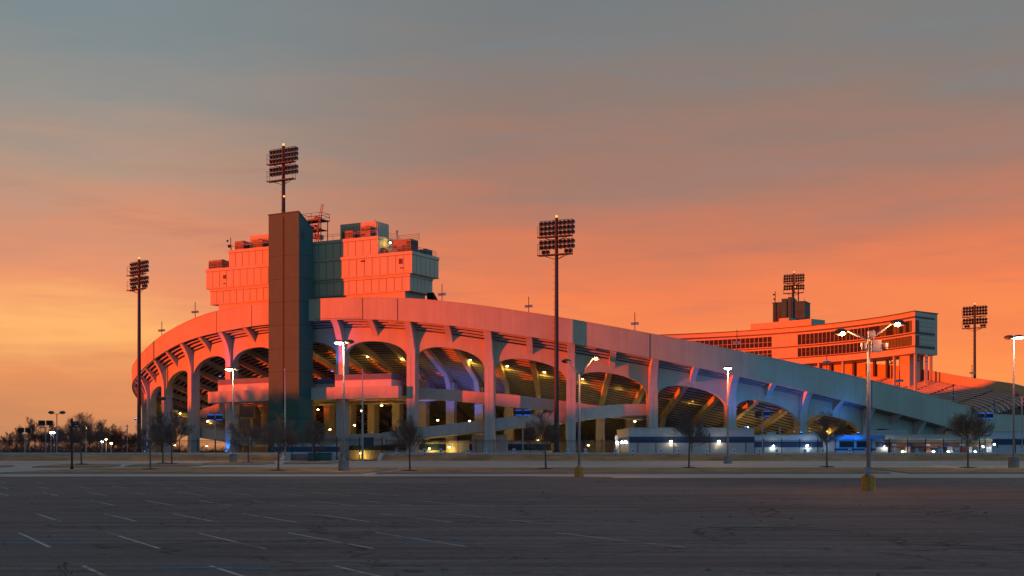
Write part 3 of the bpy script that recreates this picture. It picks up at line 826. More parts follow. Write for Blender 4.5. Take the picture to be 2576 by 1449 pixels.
# ------------------------------------------------------------------ floodlight towers
lampm = MB()
lampm.ball((0, 0, 0), .33, 10, 5, 1.0, 0, -1.0, .1)
for i in range(len(lampm.v)):                      # bowl turned to look along +y and a little down
    x, y, z = lampm.v[i]; lampm.v[i] = (x, -(z)*-1.15+0.0, y)
lampm.tube([(0, -.33, 0), (0, -.50, .02)], .13, 8, 1)
lampm.tube([(0, .02, 0), (0, .26, .10)], [.33, .40], 10, 0, False)
lampm.tube([(0, -.2, .1), (0, -.2, .42)], .03, 5, 1)
lamp_data = None
def floodlight(base, ztop, rz, label, drop=0.0, extra=True, r0=.42, r1=.28, low=None, sc=1.0):
    global lamp_data
    t = thing('floodlight_tower', label, 'floodlight', base, 'stadium floodlight towers')
    X, Y, Z = base; f = frame(base, (math.cos(rz), math.sin(rz)))
    m = MB(); m.tube([(X, Y, Z), (X, Y, Z+(ztop-Z)*.5), (X, Y, ztop)], [r0, (r0+r1)/2, r1], 14); m.tube([(X, Y, Z), (X, Y, Z+.5)], r0*1.35, 14)
    m.build('pole', M['galv'] if False else M['steel'], t, smooth=False)
    m = MB(); z = Z+2
    while z < ztop-7:
        q = f(-r0-.02, 0, z); m.tube([f(0, 0, z), f(-r0-.28, 0, z)], .025, 4); z += 1.1
    m.build('climbing_peg', M['steel'], t)
    rows = [-.8, -1.62, -2.44, -3.95, -4.77]
    for zb, n in ((-3.15, 3), (-6.15, 2)):
        z = ztop+zb; m = MB()
        for c in (0, -.75): m.box(-3.05, 3.05, -.07+c-.25, .07+c-.25, z-.1, z+.1, 0, f)
        m.box(-3.05, 3.05, -.95, -.2, z-.03, z+.03, 0, f)
        for a in (-3.0, 3.0):
            m.tube([f(a, -.95, z), f(a, -.95, z+1.9)], .035, 5); m.tube([f(a, -.25, z+1.0), f(a, -.95, z+1.0)], .03, 5); m.tube([f(a, -.25, z+1.9), f(a, -.95, z+1.9)], .03, 5)
            m.tube([f(a, -.25, z), f(a, -.25, z+2.6)], .035, 5)
        for sx in (-1, 1): m.tube([f(sx*2.0, -.2, z-.08), f(0, 0, z-.75)], .05, 5); m.tube([f(sx*2.0, -.9, z-.08), f(0, 0, z-.75)], .05, 5)
        m.build('platform', M['steel'], t)
    m = MB()
    for rz_ in rows: m.tube([f(-3.0, -.2, ztop+rz_+.42), f(3.0, -.2, ztop+rz_+.42)], .05, 5)
    m.build('crossbar', M['steel'], t)
    spots = [(sx*(.62+.74*k), rr) for rr in rows for sx in (-1, 1) for k in range(4)]
    if extra: spots += [(sx*(1.7+.72*k), -5.55) for sx in (-1, 1) for k in range(2)]
    for a, rr in spots:
        q = Vector(f(a, 0, ztop+rr))
        if lamp_data is None:
            o = lampm.build('lamp', [M['reflector'], M['lampbody']], None, smooth=True); lamp_data = o.data
        else:
            o = bpy.data.objects.new('lamp', lamp_data); COL.objects.link(o)
        o.parent = t; o.location = q-Vector(base); o.rotation_euler = (R_(-12), 0, rz)
    m = MB(); m.tube([(X, Y, ztop), (X, Y, ztop+.18)], .05, 6, 1); m.ball((X, Y, ztop+.32), .2, 10, 6)
    m.build('beacon', [M['beacon'], M['steel']], t)
    if low:
        m = MB(); q = f(.5, -.4, low); m.ball(q, .17, 8, 5); m.tube([f(0, 0, low-.3), q], .04, 5, 1); m.build('beacon', [M['beacon'], M['steel']], t)
    return t
def base_at(x, Y, z): return ((x-CX)/F*Y, Y, z)
floodlight(base_at(1400, 211.1, 1.9), zat(549, 211.1), R_(-26), 'tall floodlight tower standing before the middle of the arches')
floodlight(base_at(350, 258, 1.9), zat(653, 258), R_(-43), 'floodlight tower at the far left edge of the stadium')
floodlight(base_at(713, 226.0, 41.0), zat(368, 226.0), R_(-31), 'floodlight tower mounted on top of the brown elevator tower', low=47.5, r0=.36, r1=.28, extra=False)
floodlight(base_at(1997, 386, 50.2), zat(687, 386), R_(-26), 'floodlight tower on top of the distant brown tower', r0=.3, r1=.24, low=zat(722, 386), extra=False)
floodlight(base_at(2452, 334, 1.9), zat(767, 334), R_(-38), 'floodlight tower beyond the far stand at the right edge')

# ------------------------------------------------------------------ far tower and suites
ftw = thing('roof_tower', 'distant brown stair tower with stepped top behind the suites', 'tower', base_at(1990, 387, 20))
Yt = 384.0
o_ = Vector(base_at(2025, Yt, 0)); fx = frame(o_, (-.90, .436))        # a = to the left along the front
fx2 = lambda a, bb, z: (o_.x-.9*a+.436*bb, o_.y+.436*a+.9*bb, z)
m = MB(); m.box(0, 9.8, 0, 7.0, 22, 47.4, 0, fx2); m.box(3.6, 8.0-1.0, -.5, 5, 22, 48.6, 0, fx2); m.box(3.8, 5.0, -.55, 4, 48.6, 49.0, 0, fx2); m.box(-.12, 9.95, -.12, 7.1, 47.4, 47.65, 0, fx2)
m.build('shaft', M['brown'], ftw)
m = MB()
for z in (40.5, 42.6, 44.0, 44.6): m.box(-.02, 9.82, -.02, 7, z, z+.08, 0, fx2)
m.box(3.9, 4.1, -.56, -.4, 22, 48.5, 0, fx2)
m.build('cladding_joint', M['brownseam'], ftw)
m = MB(); m.box(1.3, 2.3, -.04, .1, 43.2, 45.2, 0, fx2); m.box(7.4, 8.8, -.04, .1, 42.4, 44.8, 0, fx2); m.build('louvre', M['unitdark'], ftw)
m = MB(); m.tube([fx2(9.0, -.3, 42), fx2(9.0, -.3, 51)], .12, 6); m.cube(fx2(9.4, -.3, 50), .3, .2, .2); m.cube(fx2(9.2, -.3, 48.6), .25); m.tube([fx2(5.4, -.7, 38), fx2(5.4, -.7, 48)], .12, 6); m.tube([fx2(.8, 3, 47), fx2(.8, 3, 49)], .05, 5)
m.build('antenna', M['steel'], ftw)
m = MB(); m.box(3.9, 4.2, 1.0, 1.3, 48, 52.6, 0, fx2); m.box(2.1, 2.4, 1.0, 1.3, 47, 52.6, 0, fx2); m.box(3.9, 4.2, 2.6, 2.9, 48, 52.6, 0, fx2); m.box(2.1, 4.2, 1, 2.9, 52.6, 52.8, 0, fx2)
m.build('mast_frame', M['steel'], ftw)

sui = thing('suite_building', 'long curved glazed suite building on columns over the far stand', 'building', pol(95, 140, 26))
PA, PB = 101.6, 196
RF, RB = 94.5, 104.0
zz0, zz1 = 28.0, 39.0
m = MB(); vs = []; N = 48; SK = 2.8
for i in range(N+1):
    t = i/N; pi_, po_ = PA+(PB-PA)*t, PA+SK+(PB-PA-SK)*t
    vs += [pol(RB, po_, zz0), pol(RF, pi_, zz0), pol(RF, pi_, zz1), pol(RB, po_, zz1)]
fs = [(4*i+k_, 4*i+4+k_, 4*i+4+(k_+1) % 4, 4*i+(k_+1) % 4) for i in range(N) for k_ in range(4)]+[(0, 1, 2, 3), (4*N+3, 4*N+2, 4*N+1, 4*N)]
m.add(vs, fs); body = m.build('shell', M['panel'], sui)
for a, c in ((37.35, 37.85), (33.15, 33.55), (29.75, 30.1), (28.0, 28.1)):
    m = MB(); m.arcbox(RF-.06, RF-.01, PA, PB, a, c, 2); m.build('trim_band', M['trim'], sui)
m = MB()
vs = []
for i in range(N+1):
    t = i/N; pi_, po_ = PA-.1+(PB-PA)*t, PA-.1+SK+(PB-PA-SK)*t
    vs += [pol(RB+.2, po_, 39.003), pol(RF-.25, pi_, 39.003), pol(RF-.25, pi_, 39.25), pol(RB+.2, po_, 39.25)]
m.add(vs, fs)
m.build('roof_edge', M['trim'], sui)
E0, E1 = pol(RF, PA), pol(RB, PA+SK); ed = (E1-E0).normalized(); en = Vector((ed.y, -ed.x, 0)); en = en if en.y < 0 else -en
fe = lambda a, z, off=0.0: E0+ed*a+en*off+Vector((0, 0, z))
m = MB()
for a, c in ((37.35, 37.85), (33.15, 33.75), (29.5, 30.2)):
    m.hexa([fe(.0, a, .01), fe(9.4, a, .01), fe(9.4, a, .06), fe(0, a, .06), fe(0, c, .01), fe(9.4, c, .01), fe(9.4, c, .06), fe(0, c, .06)])
for a, c in ((33.75, 36.8), (30.2, 32.8)):
    m.hexa([fe(.3, a, .01), fe(1.9, a, .01), fe(1.9, a, .06), fe(.3, a, .06), fe(.3, c, .01), fe(1.9, c, .01), fe(1.9, c, .06), fe(.3, c, .06)])
for k in range(1, 9):
    z = 28.3+k*1.15
    m.hexa([fe(2, z, .01), fe(9.4, z, .01), fe(9.4, z, .03), fe(2, z, .03), fe(2, z+.06, .01), fe(9.4, z+.06, .01), fe(9.4, z+.06, .03), fe(2, z+.06, .03)])
m.build('end_trim', M['trim'], sui)
PF = lambda x: hit(x, RF, True)[1]
for z0, z1 in ((33.72, 36.9), (30.2, 32.85)):
    g = MB(); fr_ = MB(); p = PA+.8; i = 0
    while p < PB-1:
        p2 = p+.92
        blank = PF(2016) < p < PF(1944)
        lit = (p < PF(2230) and rnd.random() < .6) or (p < PF(2150) and rnd.random() < .2)  # panes that get the painted golden reflection
        if not blank:
            g.arcbox(RF-.05, RF-.008, p+.06, p2-.0, z0+.05, z1-.05, 1, 1 if lit else 0)
            fr_.arcbox(RF-.12, RF-.05, p2-.01, p2+.055, z0, z1, 1, 1 if p < PF(2200) else 0)
        else:
            fr_.arcbox(RF-.06, RF-.03, p2-.02, p2+.02, z0, z0+1.4, 1)
        p = p2; i += 1
    w = g.build('glazing', [M['win'], M['win_reflect']], sui)
    fr_.arcbox(RF-.10, RF-.052, PA+.8, PF(2016), z0+1.45, z0+1.53, 1, 1); fr_.arcbox(RF-.10, RF-.052, PF(1944), PB-1, z0+1.45, z0+1.53, 2)
    fr_.build('mullions', [M['frame'], M['trim']], w)
m = MB(); m.arcbox(96.5, 103, PF(2030), PF(1880), 39.25, 41.4, 2); m.arcbox(97, 102, PF(1972), PF(1948), 41.4, 42.4, 2); m.build('roof_plant_screen', M['panel'], sui)
def support(x, r, w, z0, z1, name='support_column', mt='panel', sq=.3):
    Y, p = hit(x, r, True)
    f = frame(pol(r, p), (math.cos(R_(p)), math.sin(R_(p))))
    MB().box(-w/2, w/2, -sq, sq, z0, z1, 0, f).build(name, M[mt], sui)
for x, r in ((2005, 95.2), (2060, 95.2), (2121, 95.2), (2185, 95.2), (2250, 95.2), (2303, 95.2)):
    p = hit(x, r, True)[1]; support(x, r, .62, U(r, p)-.5, 28.0)
for x in (2035, 2090, 2148, 2200, 2232, 2330):
    p = hit(x, 102, True)[1]; support(x, 102, .8, U(102, p), 28.0, mt='trim')
p0, p1 = 105.5, 110.5
m = MB(); m.arcbox(96.6, 99.8, 105.3, 108.2, 17, 28.0, 1); m.build('core', M['panel'], sui)
for r_, p_ in ((99.5, 103.4), (102.3, 104.6), (102.6, 107.2)):
    q = pol(r_, p_); MB().cube((q.x, q.y, 23.5), .35, .35, 4.5).build('support_column', M['panel'], sui)
m = MB()
for pa, pb in ((102.0, 103.4), (108.6, 110.4)):
    for z in (26.2,):
        m.tube([pol(96, pa, z), pol(96, pb, z)], .18, 6); m.tube([pol(96, pa, 28), pol(96, (pa+pb)/2, z)], .15, 6); m.tube([pol(96, pb, 28), pol(96, (pa+pb)/2, z)], .15, 6)
m.build('brace', M['steel'], sui)

# ------------------------------------------------------------------ rim lights on the parapet
rl = [(407, 808, False, 'at the left end of the parapet'), (491, 760, False, 'second from the left on the parapet'), (1112, 714, False, 'just right of the press box'),
      (1330, 746, False, 'left of the middle floodlight tower'), (1597, 786, False, 'where the suite roof meets the parapet'), (1854, 830, False, 'in front of the dark suite windows'),
      (2080, 880, False, 'left of the double-arm street lamp'), (2263, 932, False, 'below the right end of the suite building'), (2398, 966, False, 'low on the right slope of the parapet'),
      (2487, 1003, False, 'at the low right end of the parapet'), (2429, 917, True, 'on the far rim beside the right floodlight tower'), (2520, 937, True, 'on the far rim at the right edge')]
for x, yt, far, w in rl:
    Y, p = hit(x, 102.8, far)
    q_ = pol(102.8, p); Y = q_.y; z0 = T(p)+.1; z1 = max(zat(yt, Y), z0+2.4); X = q_.x
    t = thing('rim_light', 'thin pole with small light box '+w, 'light pole', (X, Y, z0), 'light poles along the stadium rim')
    MB().tube([(X, Y, z0), (X, Y, z1)], .07, 6).build('pole', M['steel'], t)
    m = MB(); zc = z0+(z1-z0)*(.38); m.cube((X-.35, Y-.1, zc), .3, .18, .2); m.cube((X+.35, Y-.1, zc+.05), .3, .18, .2); m.tube([(X-.4, Y, zc), (X+.4, Y, zc)], .05, 5)
    m.build('light_box', M['galv'], t)

# ------------------------------------------------------------------ low buildings behind the fence
def wall_lamp(par, loc, mt, e, col):
    m = MB(); m.ball((loc[0], loc[1]-.2, loc[2]), .15, 10, 6, .8, 0); m.cube((loc[0], loc[1]-.08, loc[2]+.14), .26, .14, .10, 1)
    m.build('wall_lamp', [M[mt], M['steel']], par)
    light('lamp_light', 'POINT', (loc[0], loc[1]-.55, loc[2]-.15), e*.28, col, None, .12)
con = thing('concession_building', 'white flat-roofed block building with navy band behind the fence', 'building', at(1740, 1140, 203.5))
Y0 = 203.5; X0, X1 = (1583-CX)/F*Y0, (1897-CX)/F*Y0; zt = zat(1078, Y0)
def banded(par, X0, X1, Y0, Y1, zt, zb, band, ribs=True, g=1.9):
    m = MB()
    m.box(X0, X1, Y0, Y1, g, zb-band, 0); m.box(X0-.02, X1+.02, Y0-.02, Y1, zb-band, zb, 1); m.box(X0, X1, Y0, Y1, zb, zt, 0)
    m.box(X0-.03, X1+.03, Y0-.03, Y1, zb, zb+.07, 2); m.box(X0-.03, X1+.03, Y0-.03, Y1, zb-band-.05, zb-band, 2)
    m.build('wall', [M['kiosk'], M['bluedark'], M['redline']], par)
    m = MB(); m.box(X0-.15, X1+.15, Y0-.15, Y1+.1, zt, zt+.16); m.build('roof', M['panel'], par)
banded(con, X0, X1, Y0, Y0+24, zt, zt-1.35, .9)
m = MB()
for k in range(4): m.box(X0-.012, X1+.012, Y0-.012, Y0+24, zt-.25-.27*k, zt-.235-.27*k)
for k in range(11): m.box(X0-.012, X1+.012, Y0-.012, Y0+24, 2.1+.2*k-.1, 2.112+.2*k-.1) if 2.1+.2*k < zt-2.35 else None
m.build('mortar_course', M['seam'], con)
for x in (1688, 1808): wall_lamp(con, at(x, 1110, Y0), 'bulb_w', 90, (1, .85, .55))
for x, yy in ((1543, 20.5), (1558, 11), (1574, 4.5)):
    Yw = Y0+yy; loc = (X0-.1, Yw, 3.85)
    m = MB(); m.ball((X0-.22, Yw, 3.85), .22, 10, 6, .8); m.cube((X0-.06, Yw, 4.0), .1, .2, .08, 1); m.build('wall_lamp', [M['bulb_b'], M['steel']], con)
    light('lamp_light', 'POINT', (X0-.6, Yw, 3.7), 3, (.8, .88, 1), None, .12)
low = thing('concourse_building', 'long low white building with blue band along the right fence', 'building', at(2200, 1140, 206))
Y0 = 206.5; Xa, Xb = (1899-CX)/F*Y0, (2492-CX)/F*Y0; zt = zat(1096, Y0)
banded(low, Xa, Xb, Y0, Y0+9, zt, zt-1.0, .85)
for x, y, mt in ((1945, 1122, 'bulb_b'), (2030, 1121, 'bulb_b'), (2226, 1122, 'bulb_b')): wall_lamp(low, at(x, y, Y0), mt, 90, (.8, .95, .7))
m = MB()
for x, w, h in ((1938, .7, .5), (2052, .8, .6), (2230, 3.0, .8), (2392, .6, .6)):
    q = at(x, 1090, Y0+3); m.box(q.x-w, q.x+w, q.y-1, q.y+1, zt+.16, zt+.16+h)
q = at(1961, 1090, Y0+2); m.tube([(q.x, q.y, zt), (q.x, q.y, zt+1.6)], .12, 8)
m.build('roof_vent', M['galv'], low)
ent = thing('entrance_pavilion', 'brown-banded entrance pavilion with bright lamps near the right edge', 'building', at(2370, 1140, 202))
Ye = 202.0; Xa, Xb = (2240-CX)/F*Ye, (2496-CX)/F*Ye
m = MB(); m.box(Xa, Xb, Ye, Ye+3.6, zat(1113, Ye), zat(1104, Ye)); m.build('roof', M['panel'], ent)
m = MB(); m.box(Xa+.1, Xb-.1, Ye+.1, Ye+3.5, zat(1124, Ye), zat(1113, Ye)); m.build('fascia', M['brownfascia'], ent)
for x in (2243, 2285, 2335, 2392, 2440, 2490):
    q = at(x, 1140, Ye); MB().box(q.x-.35, q.x+.35, Ye+.15, Ye+.85, 1.9, zat(1124, Ye)).build('pier', M['brownfascia'] if x in (2243, 2335) else M['kiosk'], ent)
m = MB(); q = at(2358, 1138, Ye); m.box(q.x-1.1, q.x+1.1, Ye+.5, Ye+.6, 1.9, zat(1127, Ye)); m.build('door', M['bluedark'], ent)
m = MB(); q = at(2425, 1138, Ye); m.box(q.x-.4, q.x+.4, Ye+.4, Ye+.8, 1.9, zat(1123, Ye)); m.build('door', M['red'], ent, label='red slatted door of the pavilion')
m = MB(); q = at(2300, 1138, Ye)
for i, (dx, mi) in enumerate(((-3.2, 0), (-.6, 1), (2.2, 0), (5.0, 1), (7.6, 0))): m.box(q.x+dx-.35, q.x+dx+.35, Ye+.02, Ye+.1, zat(1122, Ye), zat(1116, Ye), mi)
m.build('notice_board', [M['signwhite'], M['signblue']], ent)
for x, y, mt, c, e in ((2270, 1136, 'bulb_w', (1, .5, .2), 160), (2347, 1136, 'bulb_w', (1, .5, .2), 160), (2384, 1136, 'bulb_b', (.8, .9, 1), 90), (2452, 1136, 'bulb_b', (.8, .9, 1), 90), (2472, 1124, 'bulb_b', (.8, 1, .7), 90), (2500, 1118, 'bulb_b', (.8, .9, 1), 120)):
    wall_lamp(ent, at(x, y, Ye), mt, e, c)
eb = thing('gate_building', 'pale building with orange-lit parapet at the right edge', 'building', at(2520, 1140, 214))
Yg = 214.0; Xa = (2474-CX)/F*Yg; zt = zat(1086, Yg)
banded(eb, Xa, Xa+40, Yg, Yg+12, zt, zat(1105, Yg), .9)
kio = thing('ticket_kiosk', 'blue-lit ticket kiosk with two dark windows behind the fence', 'kiosk', at(2140, 1140, 198.5))
Yk = 199.0; Xa, Xb = (2100-CX)/F*Yk, (2203-CX)/F*Yk; zt = zat(1104, Yk)
m = MB(); m.box(Xa, Xb, Yk, Yk+13, 1.9, zt); m.build('wall', M['kiosk'], kio)
m = MB(); m.box(Xa-.3, Xb+1.2, Yk-1.0, Yk+13.2, zt, zt+.55)
for i in range(26):
    x = Xa-.2+(Xb+1.3-Xa)*i/26; m.box(x, x+.16, Yk-1.02, Yk-.9, zt-.25, zt)
m.build('canopy', M['kioskblue'], kio)
for x0, x1 in ((2112, 2148), (2155, 2186)):
    m = MB(); m.box((x0-CX)/F*Yk, (x1-CX)/F*Yk, Yk-.03, Yk+.1, zat(1125, Yk), zat(1110, Yk)); w = m.build('window', M['win'], kio)
    m = MB(); a, c = (x0-CX)/F*Yk, (x1-CX)/F*Yk; m.box(a-.08, a, Yk-.06, Yk+.1, zat(1125, Yk), zat(1110, Yk)); m.box(c, c+.08, Yk-.06, Yk+.1, zat(1125, Yk), zat(1110, Yk)); m.box(a-.08, c+.08, Yk-.06, Yk+.1, zat(1126.5, Yk), zat(1125, Yk)); m.build('frame', M['kioskblue'], w)
m = MB(); m.box(Xa-.03, Xb+.03, Yk-.05, Yk+.02, zat(1133, Yk), zat(1128, Yk)); m.build('counter_band', M['bluedark'], kio)
for x in (2118, 2160):
    light('canopy_light', 'POINT', at(x, 1108, Yk-1.8), 60, (.04, .3, 1.0), None, .2)
light('canopy_light', 'POINT', at(2145, 1088, Yk-2.6), 130, (.03, .3, 1.0), None, .2)
light('canopy_light', 'POINT', at(2040, 1092, 203), 160, (.03, .3, 1.0), None, .2)

# gate-level building and green tank in the service opening
sv = thing('service_building', 'low white and navy service building behind the gate', 'building', at(780, 1150, 212))
Ys = 212.0; Xa, Xb = (690-CX)/F*Ys, (846-CX)/F*Ys
m = MB(); m.box(Xa, Xb, Ys, Ys+5, .7, 2.2, 0); m.box(Xa, Xb+.02, Ys-.02, Ys+5, 2.2, 3.1, 1); m.box(Xa, Xb, Ys, Ys+5, 3.1, 3.5, 0); m.build('wall', [M['kiosk'], M['bluedark']], sv)
m = MB(); m.box(Xa-.2, Xb+.2, Ys-.2, Ys+5.2, 3.5, 3.65); m.build('roof', M['panel'], sv)
gt = thing('storage_tank', 'green metal container behind the service gate', 'container', at(802, 1157, 200))
m = MB(); q = at(803, 1157, 200); m.box(q.x-1.75, q.x+1.75, 200, 202, .75, 2.0)
for i in range(8): m.box(q.x-1.7+i*.45, q.x-1.62+i*.45, 199.96, 200.02, .8, 1.95)
m.build('body', M['greentank'], gt)
m = MB(); m.box(q.x-1.8, q.x+1.8, 199.95, 202.05, 2.0, 2.1); m.build('lid', M['greentank'], gt)

# ------------------------------------------------------------------ fences
YF = 194.0
def panel_mesh(L, h):
    m = MB(); n = int(L/.165)
    for i in range(n):
        x = L*(i+.5)/n; m.box(x-.013, x+.013, -.013, .013, .06, h+.06)
    for z in (.2, h-.32, h-.08): m.box(.0, L, -.02, .02, z-.025, z+.025)
    return m
def fence(x0, x1, z, h, label, L=2.75, col='iron', Yf=YF):
    t = thing('iron_fence', label, 'fence', (x0, Yf, z))
    n = max(1, int(round((x1-x0)/L))); L = (x1-x0)/n
    o = panel_mesh(L, h).build('picket_panel', M[col], None); o.parent = t; o.location = (0, 0, 0)
    pm = MB(); pm.box(-.045, .045, -.045, .045, 0, h+.18); pm.ball((0, 0, h+.22), .06, 6, 4); po = pm.build('post', M[col], None); po.parent = t
    for i in range(1, n):
        c = o.copy(); COL.objects.link(c); c.location = (L*i, 0, 0)
    for i in range(1, n+1):
        c = po.copy(); COL.objects.link(c); c.location = (L*i, 0, 0)
    return t
fence(GX1+.6, 96, 1.9, 2.15, 'long black iron picket fence right of the service gate')
fence(-92, GX0-.6, 1.9, 2.15, 'black iron picket fence along the berm left of the gate')
gate = thing('service_gate', 'tall black picket gate with diagonal braces in the berm opening', 'gate', (GX0, YF, .95))
m = panel_mesh(GX1-GX0, 3.3)
gob = m.build('leaf', M['iron'], None); gob.parent = gate
for x in (0, 3.5, 6.9, 10.3, GX1-GX0):
    m = MB(); m.box(x-.08, x+.08, -.08, .08, 0, 3.6); o = m.build('post', M['iron'], None); o.parent = gate
m = MB()
for x in (3.5, 6.9): m.tube([(x+.1, -.05, .3), (x+3.2, -.05, 3.0)], .035, 5)
m.tube([(6.8, -.05, .3), (3.7, -.05, 3.0)], .035, 5)
o = m.build('brace', M['iron'], None); o.parent = gate
m = MB(); zf = 0
m.box(10.9, 12.5, -.03, .03, 1.9, 3.5); o = m.build('mesh_panel', M['steel'], None); o.parent = gate

# ------------------------------------------------------------------ parking signs on the berm
sx = [1489, 1592, 1653, 1755, 1821, 1927, 2129, 2196, 2308, 2373, 2478, 2545, 2651, 2752, 2848, 2914, 3018, 3085, 3186, 3248, 3350, 3438, 3528, 3589, 3683, 3740, 3829]
for i, x in enumerate(sx):
    x /= 1.4907; Y = 190.8; X = (x-CX)/F*Y; zg = 1.66
    t = thing('parking_sign', 'small white and blue accessible parking sign on the berm, %s from the left' % ORD[i], 'sign', (X, Y, zg), 'accessible parking signs along the berm')
    m = MB(); m.box(X-.035, X+.035, Y-.02, Y+.02, zg-.3, zg+1.05); m.build('post', M['iron'], t)
    m = MB(); m.box(X-.21, X+.21, Y-.05, Y-.025, zg+.42, zg+1.06); pn = m.build('panel', M['signwhite'], t)
    m = MB(); m.box(X-.13, X+.13, Y-.056, Y-.0505, zg+.58, zg+.90); m.build('emblem_field', M['signblue'], pn)
    m = MB(); m.ball((X-.02, Y-.06, zg+.85), .025, 8, 4); m.box(X-.035, X-.012, Y-.062, Y-.057, zg+.70, zg+.82); m.box(X-.035, X+.05, Y-.062, Y-.057, zg+.70, zg+.72); m.box(X+.04, X+.06, Y-.062, Y-.057, zg+.63, zg+.72)
    m.build('wheelchair_emblem', M['signwhite'], pn)

# ------------------------------------------------------------------ lot sign
ls = thing('lot_sign', 'black post with a small direction board lettered LOT 5 and an arrow', 'sign', (0, 0, 0))
Yl = depth(1183); Xl = (181-CX)/F*Yl; zl = G(Yl)+.13
ls.location = (Xl, Yl, zl); WL[ls.name] = Vector((Xl, Yl, zl))
m = MB(); m.tube([(Xl, Yl, zl), (Xl, Yl, zat(1056, Yl))], .12, 10); m.ball((Xl, Yl, zat(1055, Yl)), .15, 8, 6); m.tube([(Xl, Yl, zl), (Xl, Yl, zl+.3)], .2, 10); m.build('post', M['iron'], ls)
bx0, bx1, bz0, bz1 = (184-CX)/F*Yl, (200-CX)/F*Yl, zat(1075, Yl), zat(1060, Yl)
m = MB(); m.box(bx0, bx1, Yl-.03, Yl+.03, bz0, bz1); bd = m.build('board', mat('dark_red_board', (.05, .018, .016), .5, .1, 3), ls)
def text(body, size, loc, m, par, ext=.006):
    cu = bpy.data.curves.new('txt', 'FONT'); cu.body = body; cu.size = size; cu.extrude = ext; cu.align_x = 'CENTER'; cu.align_y = 'CENTER'
    to = bpy.data.objects.new('txt', cu); COL.objects.link(to)
    dg = bpy.context.evaluated_depsgraph_get(); me = bpy.data.meshes.new_from_object(to.evaluated_get(dg))
    bpy.data.objects.remove(to); me.materials.clear(); me.materials.append(m)
    o = bpy.data.objects.new('lettering', me); COL.objects.link(o); o.rotation_euler = (R_(90), 0, 0)
    off = WL.get(par.name, Vector((0, 0, 0))); o.parent = par; o.location = Vector(loc)-off
    return o
cxm = (bx0+bx1)/2; hh = bz1-bz0
lett = mat('sign_lettering', (.42, .36, .33), .6, .05, 3)
text('LOT 5', hh*.34, (cxm, Yl-.04, bz0+hh*.70), lett, bd)
m = MB(); zq = bz0+hh*.26; wq = bx1-bx0
m.box(cxm-wq*.36, cxm+wq*.16, Yl-.045, Yl-.032, zq-.035, zq+.035)
m.add([(cxm+wq*.14, Yl-.045, zq+.12), (cxm+wq*.14, Yl-.045, zq-.12), (cxm+wq*.38, Yl-.045, zq)], [(0, 1, 2)]); m.build('arrow', lett, bd)

# ------------------------------------------------------------------ street lamps
def head_lamp(par, c, dx, lit, w=.5, col=(1, .62, .3), e=700, mt='bulb_w'):
    """domed area-light head; c = centre"""
    hd = MB(); hd.ball((c[0], c[1], c[2]), w, 14, 6, .55, 0, 0, 1.0); hd.tube([(c[0], c[1], c[2]-.02), (c[0], c[1], c[2]+.04)], w*1.04, 14)
    h = hd.build('lamp_head', M['lampbody'], par, smooth=False)
    bl = MB(); bl.ball((c[0], c[1], c[2]), w*.86, 14, 5, .42, 0, -1.0, 0)
    bl.build('lens', M[mt] if lit else M['galv'], h, smooth=True)
    if lit: light('lamp_light', 'POINT', (c[0], c[1], c[2]-.45), e, col, None, .18)
def area_lamp(x, yb, ytop, label, base_w=1.1, base_h=.95, lit='left', e=900, col=(1, .62, .3), hl=.55):
    Y = depth(yb); X = (x-CX)/F*Y; z = G(Y)+.1; zt = zat(ytop, Y)
    t = thing('lot_lamp', label, 'street lamp', (X, Y, z), 'parking lot lamps on concrete bases')
    m = MB(); m.tube([(X, Y, z-.1), (X, Y, z+base_h)], base_w/2, 20); m.build('base', M['base'], t)
    m = MB(); m.tube([(X, Y, z+base_h), (X, Y, zt)], [.14, .085], 10); m.tube([(X, Y, z+base_h), (X, Y, z+base_h+.12)], .24, 10); m.tube([(X-.55, Y, zt-.1), (X, Y, zt-.18), (X+.55, Y, zt-.1)], .05, 6)
    m.build('pole', M['polepaint'], t, smooth=True)
    if lit == 'one': head_lamp(t, (X, Y, zt), 0, True, .55, col, e)
    else:
        head_lamp(t, (X-.55, Y-.05, zt), 0, lit in ('left',), hl, col, e); head_lamp(t, (X+.6, Y+.05, zt+.05), 0, lit == 'right', hl, col, e)
    return t
area_lamp(865, 1187, 862, 'lit lamp on a round concrete base left of the island driveway', 1.2, 1.15)
area_lamp(586.5, 1163, 929, 'lit lamp on a concrete base before the left arches', 1.15, 1.05, e=700)
area_lamp(1831, 1166.5, 926, 'single lit lamp before the white block building', 1.1, .95, 'one', 900, (1, .66, .3))
area_lamp(2550, 1178.5, 850, 'white-lit lamp at the right edge of the photo', 1.25, 1.25, 'right', 800, (1, .85, .65), .62)
